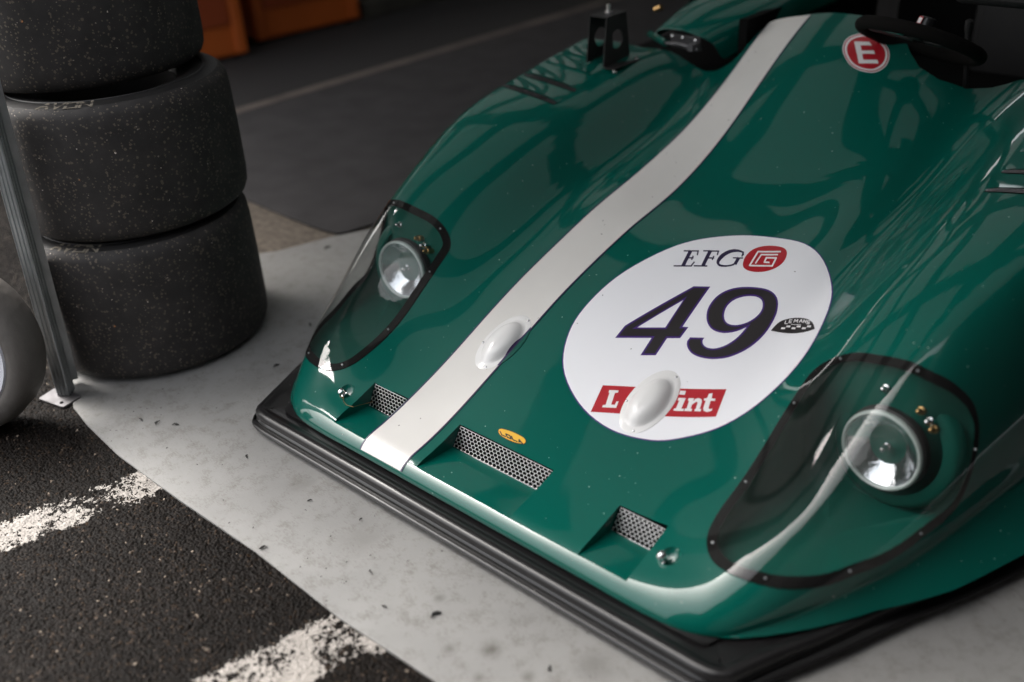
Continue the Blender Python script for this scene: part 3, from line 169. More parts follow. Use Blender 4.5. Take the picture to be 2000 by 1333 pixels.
class MB:
    def __init__(s): s.v=[];s.f=[]
    def add(s,v,f): k=len(s.v); s.v+= [tuple(map(float,x)) for x in v]; s.f+=[tuple(int(i)+k for i in q) for q in f]; return s
    def box(s,c,d,M=None):
        x,y,z=[q/2 for q in d]; v=[(a*x,b*y,e*z) for a in(-1,1) for b in(-1,1) for e in(-1,1)]
        f=[(0,1,3,2),(4,6,7,5),(0,4,5,1),(2,3,7,6),(0,2,6,4),(1,5,7,3)]
        v=[Vector(q) for q in v]
        if M: v=[M@q for q in v]
        return s.add([q+Vector(c) for q in v],f)
    def tube(s,pts,r,n=10,caps=True):
        P=[Vector(p) for p in pts]; rr=r if hasattr(r,'__len__') else [r]*len(P); v=[];f=[]
        t0=(P[1]-P[0]).normalized(); up=Vector((0,0,1)) if abs(t0.z)<.9 else Vector((1,0,0)); a=t0.cross(up).normalized()
        for i,p in enumerate(P):
            t=((P[min(i+1,len(P)-1)]-P[max(i-1,0)])).normalized(); a=(a-t*a.dot(t)).normalized(); b=t.cross(a)
            v+=[p+(a*math.cos(2*math.pi*k/n)+b*math.sin(2*math.pi*k/n))*rr[i] for k in range(n)]
        for i in range(len(P)-1):
            for k in range(n): f.append((i*n+k,i*n+(k+1)%n,(i+1)*n+(k+1)%n,(i+1)*n+k))
        if caps: f.append(tuple(range(n))[::-1]); f.append(tuple((len(P)-1)*n+k for k in range(n)))
        return s.add(v,f)
    def lathe(s,prof,M,n=32,close=False):
        v=[];f=[]
        for r,h in prof: v+=[M@Vector((r*math.cos(2*math.pi*k/n),r*math.sin(2*math.pi*k/n),h)) for k in range(n)]
        for i in range(len(prof)-1):
            for k in range(n): f.append((i*n+k,i*n+(k+1)%n,(i+1)*n+(k+1)%n,(i+1)*n+k))
        return s.add(v,f)
    def build(s,name,m,parent=None,smooth=True,bevel=0,sharp=35):
        o=obj(name,s.v,s.f,m,parent,smooth)
        if smooth:
            for e in o.data.edges: pass
            try: o.data.set_sharp_from_angle(angle=math.radians(sharp))
            except Exception: pass
        if bevel:
            b=o.modifiers.new('b','BEVEL'); b.width=bevel; b.segments=2; b.limit_method='ANGLE'
        return o
def frame(origin,z,x=None):
    z=Vector(z).normalized(); x=Vector(x) if x is not None else (Vector((0,0,1)).cross(z) if abs(z.z)<.95 else Vector((1,0,0)))
    x=(x-z*x.dot(z)).normalized(); y=z.cross(x)
    return Matrix(((x.x,y.x,z.x,origin[0]),(x.y,y.y,z.y,origin[1]),(x.z,y.z,z.z,origin[2]),(0,0,0,1)))
_f=OL[(OL[:,1]<.20)]; _n=ON[(OL[:,1]<.20)]
RINGP=np.vstack([_f[:,:2]+_n*(_f[:,2]*fr)[:,None] for fr in (.05,.14,.24,.36,.5,.65,.8,.95)])[::1]
def area2(P): P=np.asarray(P); return .5*np.sum(P[:,0]*np.roll(P[:,1],-1)-np.roll(P[:,0],-1)*P[:,1])
def inside(P,q):
    if len(q)==0: return np.zeros(0,bool)
    P=np.asarray(P,float); q=np.asarray(q,float); x,y=q[:,0],q[:,1]; c=np.zeros(len(q),bool); a=P; b=np.roll(P,-1,0)
    for (x1,y1),(x2,y2) in zip(a,b):
        if y1==y2: continue
        m=((y1>y)!=(y2>y))&(x<(x2-x1)*(y-y1)/(y2-y1)+x1); c^=m
    return c
def dens(P,h):
    P=np.asarray(P,float); o=[]
    for a,b in zip(P,np.roll(P,-1,0)):
        n=max(1,int(np.ceil(np.hypot(*(b-a))/h))); o+=[a+(b-a)*t/n for t in range(n)]
    return np.array(o)
def round_poly(P,r,n=6):
    P=np.asarray(P,float); o=[]; N=len(P); rr=r if hasattr(r,'__len__') else [r]*N
    for i in range(N):
        a,b,c=P[i-1],P[i],P[(i+1)%N]; u=(a-b)/np.hypot(*(a-b)); v=(c-b)/np.hypot(*(c-b)); k=min(rr[i],.45*np.hypot(*(a-b)),.45*np.hypot(*(c-b)))
        for t in np.linspace(0,1,n): o.append((1-t)**2*(b+u*k)+2*t*(1-t)*b+t*t*(b+v*k))
    return np.array(o)
def cr(P,n=6):
    P=np.asarray(P,float); N=len(P); o=[]
    for i in range(N):
        p0,p1,p2,p3=P[i-1],P[i],P[(i+1)%N],P[(i+2)%N]
        for t in np.arange(n)/n: o.append(.5*((2*p1)+(-p0+p2)*t+(2*p0-5*p1+4*p2-p3)*t*t+(-p0+3*p1-3*p2+p3)*t**3))
    return np.array(o)
def patch(outer,holes=(),step=.02,off=0.,param=False,hd=None):
    """triangulated sheet lying on the body surface; loops in plan (or param) coordinates"""
    hd=hd or step
    loops=[dens(outer,hd)]+[dens(h,hd) for h in holes]
    if not param: loops=[W2P(l) for l in loops]
    O=loops[0]; mn,mx=O.min(0),O.max(0)
    gx,gy=np.meshgrid(np.arange(mn[0]+step/2,mx[0],step),np.arange(mn[1]+step/2,mx[1],step)); g=np.c_[gx.ravel(),gy.ravel()]
    if len(g):
        m=inside(O,g)
        for h in loops[1:]: m&=~inside(h,g)
        g=g[m]
        # keep grid points off the loops
        A=np.vstack(loops)
        if len(g): 
            keep=np.ones(len(g),bool)
            for k in range(0,len(g),3000): keep[k:k+3000]=(((g[k:k+3000,None]-A)**2).sum(2).min(1)>(min(step,hd)*.42)**2)
            g=g[keep]
    rp=RINGP[inside(O,RINGP)] if len(O) else RINGP
    for h in loops[1:]: rp=rp[~inside(h,rp)]
    if len(rp):
        A=np.vstack(loops); rp=rp[(((rp[:,None]-A)**2).sum(2).min(1)>.0018**2)]
    g=np.vstack([g.reshape(-1,2),rp.reshape(-1,2)])
    V=[];E=[]
    for l in loops:
        k=len(V); V+=[Vector(p) for p in l]; E+=[(k+i,k+(i+1)%len(l)) for i in range(len(l))]
    V+=[Vector(p) for p in g]
    vo,eo,fo,_,_,_=geometry.delaunay_2d_cdt(V,E,[],1 if not loops[1:] else 1,1e-6)
    v=np.array([(p.x,p.y) for p in vo]); F=[f for f in fo]
    cen=np.array([v[list(f)].mean(0) for f in F]); m=inside(O,cen)
    for h in loops[1:]: m&=~inside(h,cen)
    F=[f if area2(v[list(f)])>0 else tuple(f)[::-1] for f,k in zip(F,m) if k]
    w=P2W(v); n=P2N(v)
    return w+n*off,F,n
def sheet(name,outer,m,parent,holes=(),step=.02,off=.0006,hd=None):
    v,f,n=patch(outer,holes,step,off,hd=hd); return obj(name,v,f,m,parent,normals=n)
def join_sheets(name,loops,m,parent,step=.02,off=.0009,hd=.01,holes=None):
    V=[];F=[];N=[]
    for i,l in enumerate(loops):
        v,f,n=patch(l,(holes or {}).get(i,()),step,off,hd=hd); k=len(V); V+=list(v); N+=list(n); F+=[tuple(a+k for a in q) for q in f]
    return obj(name,V,F,m,parent,normals=N)
def onbody(x,y,off=0.):
    p=W2P(np.array([[x,y]])); w=P2W(p)[0]; n=P2N(p)[0]; return Vector(w+n*off),Vector(n)
# ---------------------------------------------------------------- materials
GREEN=mat('green_paint',(.0003,.088,.066),rough=.3,coat=1,coatr=.03,spec=.10)
GREEN.node_tree.nodes['Principled BSDF'].inputs['Coat IOR'].default_value=1.52
specks(GREEN,70,.13,(.30,.42,.36))
def add_wave(m,scale,dist):
    t=m.node_tree; b=t.nodes['Principled BSDF']; tc=nd(m,'ShaderNodeTexCoord'); n=nd(m,'ShaderNodeTexNoise'); n.inputs['Scale'].default_value=scale; n.inputs['Detail'].default_value=2
    bp=nd(m,'ShaderNodeBump'); bp.inputs['Strength'].default_value=1; bp.inputs['Distance'].default_value=dist
    t.links.new(tc.outputs['Object'],n.inputs['Vector']); t.links.new(n.outputs[0],bp.inputs['Height']); t.links.new(bp.outputs[0],b.inputs['Normal']); t.links.new(bp.outputs[0],b.inputs['Coat Normal'])
add_wave(GREEN,7,.0007)
WHITE=mat('white_vinyl',(.67,.65,.62),rough=.35,coat=.35,coatr=.15,noise=(6,.03,4)); specks(WHITE,60,.15,(.12,.10,.09))
LABEL=mat('label_white',(.84,.84,.87),rough=.3,coat=.5,coatr=.1); specks(LABEL,28,.09,(.25,.24,.24))
NAVY=mat('navy_line',(.016,.014,.06),rough=.4)
PURPLE=mat('purple_edge',(.055,.018,.17),rough=.4)
INK=mat('black_ink',(.018,.015,.016),rough=.35,coat=.3)
DINK=mat('dark_blue_ink',(.02,.013,.05),rough=.4)
RED=mat('red_print',(.42,.012,.022),rough=.35,coat=.3)
PRINTW=mat('white_print',(.78,.76,.76),rough=.4)
YEL=mat('yellow_badge',(.75,.42,.03),rough=.35,coat=.4)
RUBBER=mat('black_seal',(.004,.0035,.0035),rough=.8,spec=.05)
GLOSSBLK=mat('gloss_black',(.009,.0085,.009),rough=.33,coat=.35,coatr=.10,spec=.3); specks(GLOSSBLK,60,.07,(.25,.24,.22))
MATTBLK=mat('matt_black',(.012,.011,.011),rough=.6,noise=(8,.3,3))
DARKIN=mat('dark_interior',(.004,.004,.004),rough=.9,spec=.1)
CHROME=mat('chrome',(.75,.75,.76),rough=.08,metal=1)
STEEL=mat('steel_wire',(.85,.83,.82),rough=.3,metal=1)
ALU=mat('aluminium',(.40,.42,.43),rough=.42,metal=.85,noise=(20,.12,5))
RINGW=mat('lamp_rim_paint',(.50,.56,.53),rough=.25,coat=.6)
REFL=mat('lamp_reflector',(.93,.93,.96),rough=.07,metal=1,bump=(28,.5,.006))
BRASS=mat('brass',(.45,.28,.12),rough=.3,metal=1)
PLATE=mat('riveted_plate',(.14,.135,.14),rough=.45,metal=.6,noise=(30,.25,5))
def glass(name,tint,refl=1.0,rough=.0,dirt=0.0):
    m=bpy.data.materials.new(name); m.use_nodes=True; t=m.node_tree; t.nodes.remove(t.nodes['Principled BSDF']); out=t.nodes['Material Output']
    tr=nd(m,'ShaderNodeBsdfTransparent'); tr.inputs[0].default_value=(*tint,1); g=nd(m,'ShaderNodeBsdfGlossy'); g.inputs['Roughness'].default_value=rough
    fr=nd(m,'ShaderNodeFresnel'); geo=nd(m,'ShaderNodeNewGeometry'); im=nd(m,'ShaderNodeMapRange'); im.inputs[3].default_value=1.5; im.inputs[4].default_value=1/1.5; t.links.new(geo.outputs['Backfacing'],im.inputs[0]); t.links.new(im.outputs[0],fr.inputs[0]); mu=nd(m,'ShaderNodeMath',operation='MULTIPLY'); mu.inputs[1].default_value=refl; mu.use_clamp=True
    mx=nd(m,'ShaderNodeMixShader'); t.links.new(fr.outputs[0],mu.inputs[0]); t.links.new(mu.outputs[0],mx.inputs[0]); t.links.new(tr.outputs[0],mx.inputs[1]); t.links.new(g.outputs[0],mx.inputs[2])
    last=mx
    if dirt:
        df=nd(m,'ShaderNodeBsdfDiffuse'); df.inputs[0].default_value=(.5,.5,.48,1); m2=nd(m,'ShaderNodeMixShader'); tc=nd(m,'ShaderNodeTexCoord'); n=nd(m,'ShaderNodeTexNoise'); n.inputs['Scale'].default_value=7; n.inputs['Detail'].default_value=7
        mr=nd(m,'ShaderNodeMapRange'); mr.inputs[1].default_value=.4; mr.inputs[2].default_value=.8; mr.inputs[3].default_value=.015; mr.inputs[4].default_value=dirt
        t.links.new(tc.outputs['Object'],n.inputs['Vector']); t.links.new(n.outputs[0],mr.inputs[0]); t.links.new(mr.outputs[0],m2.inputs[0]); t.links.new(mx.outputs[0],m2.inputs[1]); t.links.new(df.outputs[0],m2.inputs[2]); last=m2
    t.links.new(last.outputs[0],out.inputs[0]); return m
COVER=glass('clear_cover',(.95,.96,.955),1.25,.004,.010)
LENS=glass('lamp_lens',(.97,.98,.98),1.0,.0,.34)

SATIN=mat('green_satin',(.0006,.086,.062),rough=.45,spec=.3)
# ---------------------------------------------------------------- ground
ASPH=mat('asphalt',(.05,.045,.042),rough=.8,spec=.04)
def asphalt(m):
    t=m.node_tree; b=t.nodes['Principled BSDF']; tc=nd(m,'ShaderNodeTexCoord')
    v=nd(m,'ShaderNodeTexVoronoi'); v.inputs['Scale'].default_value=150; t.links.new(tc.outputs['Object'],v.inputs['Vector'])
    n=nd(m,'ShaderNodeTexNoise'); n.inputs['Scale'].default_value=60; n.inputs['Detail'].default_value=8; t.links.new(tc.outputs['Object'],n.inputs['Vector'])
    big=nd(m,'ShaderNodeTexNoise'); big.inputs['Scale'].default_value=2.2; big.inputs['Detail'].default_value=4; t.links.new(tc.outputs['Object'],big.inputs['Vector'])
    cr_=nd(m,'ShaderNodeValToRGB'); e=cr_.color_ramp.elements; e[0].position=0; e[0].color=(.012,.011,.010,1); e[1].position=1; e[1].color=(.10,.083,.068,1)
    k=e.new(.45); k.color=(.020,.018,.017,1); k=e.new(.88); k.color=(.045,.039,.035,1)
    sp=nd(m,'ShaderNodeSeparateColor'); t.links.new(v.outputs['Color'],sp.inputs[0]); t.links.new(sp.outputs[0],cr_.inputs[0])
    mm=nd(m,'ShaderNodeMix',data_type='RGBA',blend_type='MULTIPLY'); mm.inputs[0].default_value=1; t.links.new(cr_.outputs[0],mm.inputs[6])
    r2=nd(m,'ShaderNodeMapRange'); r2.inputs[1].default_value=.3; r2.inputs[2].default_value=.7; r2.inputs[3].default_value=.65; r2.inputs[4].default_value=1.35; t.links.new(big.outputs[0],r2.inputs[0])
    gp=nd(m,'ShaderNodeMapRange'); gp.inputs[1].default_value=.25; gp.inputs[2].default_value=.62; gp.inputs[3].default_value=1.25; gp.inputs[4].default_value=.12; t.links.new(v.outputs['Distance'],gp.inputs[0]); pm=nd(m,'ShaderNodeMath',operation='MULTIPLY'); t.links.new(r2.outputs[0],pm.inputs[0]); t.links.new(gp.outputs[0],pm.inputs[1]); r2=pm
    cb=nd(m,'ShaderNodeCombineColor'); [t.links.new(r2.outputs[0],cb.inputs[i]) for i in range(3)]; t.links.new(cb.outputs[0],mm.inputs[7]); t.links.new(mm.outputs[2],b.inputs['Base Color'])
    # height: pebbles + noise
    inv=nd(m,'ShaderNodeMath',operation='SUBTRACT'); inv.inputs[0].default_value=1; t.links.new(v.outputs['Distance'],inv.inputs[1])
    ad=nd(m,'ShaderNodeMath',operation='MULTIPLY_ADD'); ad.inputs[1].default_value=.8; t.links.new(n.outputs[0],ad.inputs[0]); t.links.new(inv.outputs[0],ad.inputs[2])
    bp=nd(m,'ShaderNodeBump'); bp.inputs['Strength'].default_value=1; bp.inputs['Distance'].default_value=.007; t.links.new(ad.outputs[0],bp.inputs['Height']); t.links.new(bp.outputs[0],b.inputs['Normal'])
    return v,n,ad
asphalt(ASPH)
g=MB(); R_=90; 
v=[(x,y,0) for y in (-R_,-4,4,R_) for x in (-R_,-5,5,R_)]; f=[(j*4+i,j*4+i+1,j*4+i+5,j*4+i+4) for j in range(3) for i in range(3)]
tag(obj('asphalt_ground',v,f,ASPH,smooth=False),kind='structure')
# real stones of the road surface close to the camera
def stone_patch(x0,x1,y0,y1,h=.0024,cell=.0062):
    nx=int((x1-x0)/h)+1; ny=int((y1-y0)/h)+1; X,Y=np.meshgrid(np.linspace(x0,x1,nx),np.linspace(y0,y1,ny)); x=X.ravel();y=Y.ravel()
    def hsh(i,j,k): 
        s=np.sin(i*127.1+j*311.7+k*74.7)*43758.5453; return s-np.floor(s)
    best=np.full(len(x),9.);sec=np.full(len(x),9.);val=np.zeros(len(x));hv=np.zeros(len(x))
    ci=np.floor(x/cell);cj=np.floor(y/cell)
    for di in (-1,0,1):
        for dj in (-1,0,1):
            i=ci+di;j=cj+dj; px=(i+hsh(i,j,1))*cell;py=(j+hsh(i,j,2))*cell; sz=.75+.5*hsh(i,j,5)
            d=np.hypot(x-px,y-py)/cell/sz; m=d<best; sec=np.where(m,best,np.minimum(sec,d)); best=np.where(m,d,best); val=np.where(m,hsh(i,j,3),val); tlt=(hsh(i,j,6)-.5)*(x-px)/cell+(hsh(i,j,7)-.5)*(y-py)/cell; hv=np.where(m,hsh(i,j,4)+1.3*tlt,hv)
    gap=np.clip((sec-best)/.35,0,1); z=.0026+.0034*(hv-.5)*gap+.0018*np.sqrt(gap)-.0030*(1-gap)
    edge=np.minimum.reduce([(x-x0),(x1-x),(y-y0),(y1-y)])/.03; z=np.where(edge<1,-.001+(z+.001)*np.clip(edge,0,1),z)
    me=bpy.data.meshes.new('road_stones'); N=len(x); me.vertices.add(N); co=np.stack([x,y,z],1).astype(np.float32).ravel(); me.vertices.foreach_set('co',co)
    I,J=np.meshgrid(np.arange(nx-1),np.arange(ny-1)); a=(J*nx+I).ravel(); q=np.stack([a,a+1,a+nx+1,a+nx],1); F=len(q); me.loops.add(F*4); me.polygons.add(F)
    me.loops.foreach_set('vertex_index',q.ravel()); me.polygons.foreach_set('loop_start',np.arange(F)*4); me.polygons.foreach_set('loop_total',np.full(F,4)); me.polygons.foreach_set('use_smooth',np.ones(F,bool)); me.update(); me.validate()
    for nm,vv in (('stone',val),('gap',gap)):
        at=me.attributes.new(nm,'FLOAT','POINT'); at.data.foreach_set('value',vv.astype(np.float32))
    me.materials.append(STONE); o=bpy.data.objects.new('road_stones',me); COL.objects.link(o); tag(o,kind='stuff')
STONE=mat('road_stone',(.05,.045,.04),rough=.6,spec=.07,bump=(700,.6,.0008))
def stonem(m):
    t=m.node_tree; b=t.nodes['Principled BSDF']; a=nd(m,'ShaderNodeAttribute',attribute_name='stone'); g_=nd(m,'ShaderNodeAttribute',attribute_name='gap')
    r=nd(m,'ShaderNodeValToRGB'); e=r.color_ramp.elements; e[0].color=(.013,.011,.010,1); e[1].color=(.30,.25,.20,1)
    for p_,c_ in ((.35,(.013,.0115,.010,1)),(.7,(.022,.019,.018,1)),(.86,(.042,.038,.036,1)),(.95,(.070,.050,.032,1)),(.985,(.13,.11,.10,1))): k=e.new(p_); k.color=tuple(q*w for q,w in zip(c_,(.44,.38,.33,1)))
    t.links.new(a.outputs['Fac'],r.inputs[0])
    tc=nd(m,'ShaderNodeTexCoord'); n=nd(m,'ShaderNodeTexNoise'); n.inputs['Scale'].default_value=3; n.inputs['Detail'].default_value=5; t.links.new(tc.outputs['Object'],n.inputs['Vector'])
    mr=nd(m,'ShaderNodeMapRange'); mr.inputs[1].default_value=.3; mr.inputs[2].default_value=.7; mr.inputs[3].default_value=.75; mr.inputs[4].default_value=1.35; t.links.new(n.outputs[0],mr.inputs[0])
    m2=nd(m,'ShaderNodeMath',operation='MULTIPLY'); g2=nd(m,'ShaderNodeMapRange'); g2.inputs[3].default_value=.25; t.links.new(g_.outputs['Fac'],g2.inputs[0]); t.links.new(mr.outputs[0],m2.inputs[0]); t.links.new(g2.outputs[0],m2.inputs[1])
    vm=nd(m,'ShaderNodeVectorMath',operation='SCALE'); t.links.new(r.outputs[0],vm.inputs[0]); t.links.new(m2.outputs[0],vm.inputs['Scale'])
    # worn white paint on the stone tops along the two bay lines
    sp=nd(m,'ShaderNodeSeparateXYZ'); t.links.new(tc.outputs['Object'],sp.inputs[0])
    n5=nd(m,'ShaderNodeTexNoise'); n5.inputs['Scale'].default_value=75; n5.inputs['Detail'].default_value=6; n5.inputs['Roughness'].default_value=.65; t.links.new(tc.outputs['Object'],n5.inputs['Vector'])
    n6=nd(m,'ShaderNodeTexNoise'); n6.inputs['Scale'].default_value=8; n6.inputs['Detail'].default_value=4; t.links.new(tc.outputs['Object'],n6.inputs['Vector'])
    def line(x0,w):
        # distance across the line: x - x0 - k*(y+.322)
        f1=nd(m,'ShaderNodeMath',operation='MULTIPLY_ADD'); f1.inputs[1].default_value=-.2536; t.links.new(sp.outputs[1],f1.inputs[0]); t.links.new(sp.outputs[0],f1.inputs[2])
        f2=nd(m,'ShaderNodeMath',operation='SUBTRACT'); f2.inputs[1].default_value=x0+.322*.2536; t.links.new(f1.outputs[0],f2.inputs[0])
        f3=nd(m,'ShaderNodeMath',operation='ABSOLUTE'); t.links.new(f2.outputs[0],f3.inputs[0])
        f4=nd(m,'ShaderNodeMapRange'); f4.inputs[1].default_value=w/2+.012; f4.inputs[2].default_value=w/2-.030; t.links.new(f3.outputs[0],f4.inputs[0]); return f4
    l1,l2=line(-.742,.165),line(.048,.185); mx=nd(m,'ShaderNodeMath',operation='MAXIMUM'); t.links.new(l1.outputs[0],mx.inputs[0]); t.links.new(l2.outputs[0],mx.inputs[1])
    s1=nd(m,'ShaderNodeMath',operation='MULTIPLY_ADD'); s1.inputs[1].default_value=1.0; t.links.new(n5.outputs[0],s1.inputs[0]); t.links.new(n6.outputs[0],s1.inputs[2])
    s2=nd(m,'ShaderNodeMath',operation='MULTIPLY_ADD'); s2.inputs[1].default_value=.17; t.links.new(g_.outputs['Fac'],s2.inputs[0]); t.links.new(s1.outputs[0],s2.inputs[2])
    s3=nd(m,'ShaderNodeMath',operation='MULTIPLY_ADD'); s3.inputs[1].default_value=.45; t.links.new(mx.outputs[0],s3.inputs[0]); t.links.new(s2.outputs[0],s3.inputs[2])
    th=nd(m,'ShaderNodeMapRange'); th.inputs[1].default_value=1.50; th.inputs[2].default_value=1.545; t.links.new(s3.outputs[0],th.inputs[0])
    gt=nd(m,'ShaderNodeMath',operation='GREATER_THAN'); gt.inputs[1].default_value=.001; t.links.new(mx.outputs[0],gt.inputs[0]); pm=nd(m,'ShaderNodeMath',operation='MULTIPLY'); t.links.new(th.outputs[0],pm.inputs[0]); t.links.new(gt.outputs[0],pm.inputs[1])
    fm=nd(m,'ShaderNodeMix',data_type='RGBA'); fm.inputs[7].default_value=(.34,.315,.29,1); t.links.new(pm.outputs[0],fm.inputs[0]); t.links.new(vm.outputs[0],fm.inputs[6]); t.links.new(fm.outputs[2],b.inputs['Base Color'])
stonem(STONE)
stone_patch(-1.9,.45,-1.05,-.10)
# worn painted lines farther out
PAINT=mat('worn_line_paint',(.50,.47,.44),rough=.7)
def worn(m):
    t=m.node_tree; b=t.nodes['Principled BSDF']; out=t.nodes['Material Output']; tc=nd(m,'ShaderNodeTexCoord')
    n=nd(m,'ShaderNodeTexNoise'); n.inputs['Scale'].default_value=105; n.inputs['Detail'].default_value=7; n.inputs['Roughness'].default_value=.62; t.links.new(tc.outputs['Object'],n.inputs['Vector'])
    n2=nd(m,'ShaderNodeTexNoise'); n2.inputs['Scale'].default_value=9; n2.inputs['Detail'].default_value=5; t.links.new(tc.outputs['Object'],n2.inputs['Vector'])
    ad=nd(m,'ShaderNodeMath',operation='MULTIPLY_ADD'); ad.inputs[1].default_value=.75; t.links.new(n2.outputs[0],ad.inputs[0]); t.links.new(n.outputs[0],ad.inputs[2])
    uv=nd(m,'ShaderNodeAttribute',attribute_name='edge'); ad2=nd(m,'ShaderNodeMath',operation='MULTIPLY_ADD'); ad2.inputs[1].default_value=.30; t.links.new(uv.outputs['Fac'],ad2.inputs[0]); t.links.new(ad.outputs[0],ad2.inputs[2])
    gt=nd(m,'ShaderNodeMapRange'); gt.inputs[1].default_value=1.065; gt.inputs[2].default_value=1.095; t.links.new(ad2.outputs[0],gt.inputs[0])
    tr=nd(m,'ShaderNodeBsdfTransparent'); mx=nd(m,'ShaderNodeMixShader'); t.links.new(gt.outputs[0],mx.inputs[0]); t.links.new(tr.outputs[0],mx.inputs[1]); t.links.new(b.outputs[0],mx.inputs[2]); t.links.new(mx.outputs[0],out.inputs[0])
    bp=nd(m,'ShaderNodeBump'); bp.inputs['Distance'].default_value=.004; t.links.new(n.outputs[0],bp.inputs['Height']); t.links.new(bp.outputs[0],b.inputs['Normal'])
    cm_=nd(m,'ShaderNodeMapRange'); cm_.inputs[1].default_value=1.0; cm_.inputs[2].default_value=1.3; cm_.inputs[3].default_value=.55; cm_.inputs[4].default_value=1.15; t.links.new(ad2.outputs[0],cm_.inputs[0])
    vm=nd(m,'ShaderNodeVectorMath',operation='SCALE'); vm.inputs[0].default_value=(.36,.34,.31); t.links.new(cm_.outputs[0],vm.inputs['Scale']); t.links.new(vm.outputs[0],b.inputs['Base Color'])
worn(PAINT)
def paint_line(a,b,w,nm='painted_line'):
    a=np.array(a);b=np.array(b);d=(b-a)/np.hypot(*(b-a)); n=np.array([-d[1],d[0]]); V=[];F=[];A=[]
    N=40
    for i in range(N+1):
        p=a+(b-a)*i/N
        for k,s in enumerate((-.5,-.35,0,.35,.5)): V.append((*(p+n*w*s),.004)); A.append([0,.8,1,.8,0][k])
    for i in range(N):
        for k in range(4): F.append((i*5+k,(i+1)*5+k,(i+1)*5+k+1,i*5+k+1))
    o=obj(nm,V,F,PAINT,smooth=False); at=o.data.attributes.new('edge','FLOAT','POINT'); at.data.foreach_set('value',A); tag(o,kind='structure')
d1=np.array([-.087,-.343]); paint_line(np.array([-.742,-.322])+d1*2.2,np.array([-.742,-.322])+d1*6,.165)
paint_line(np.array([.048,-.322])+d1*2.2,np.array([.048,-.322])+d1*6,.175)
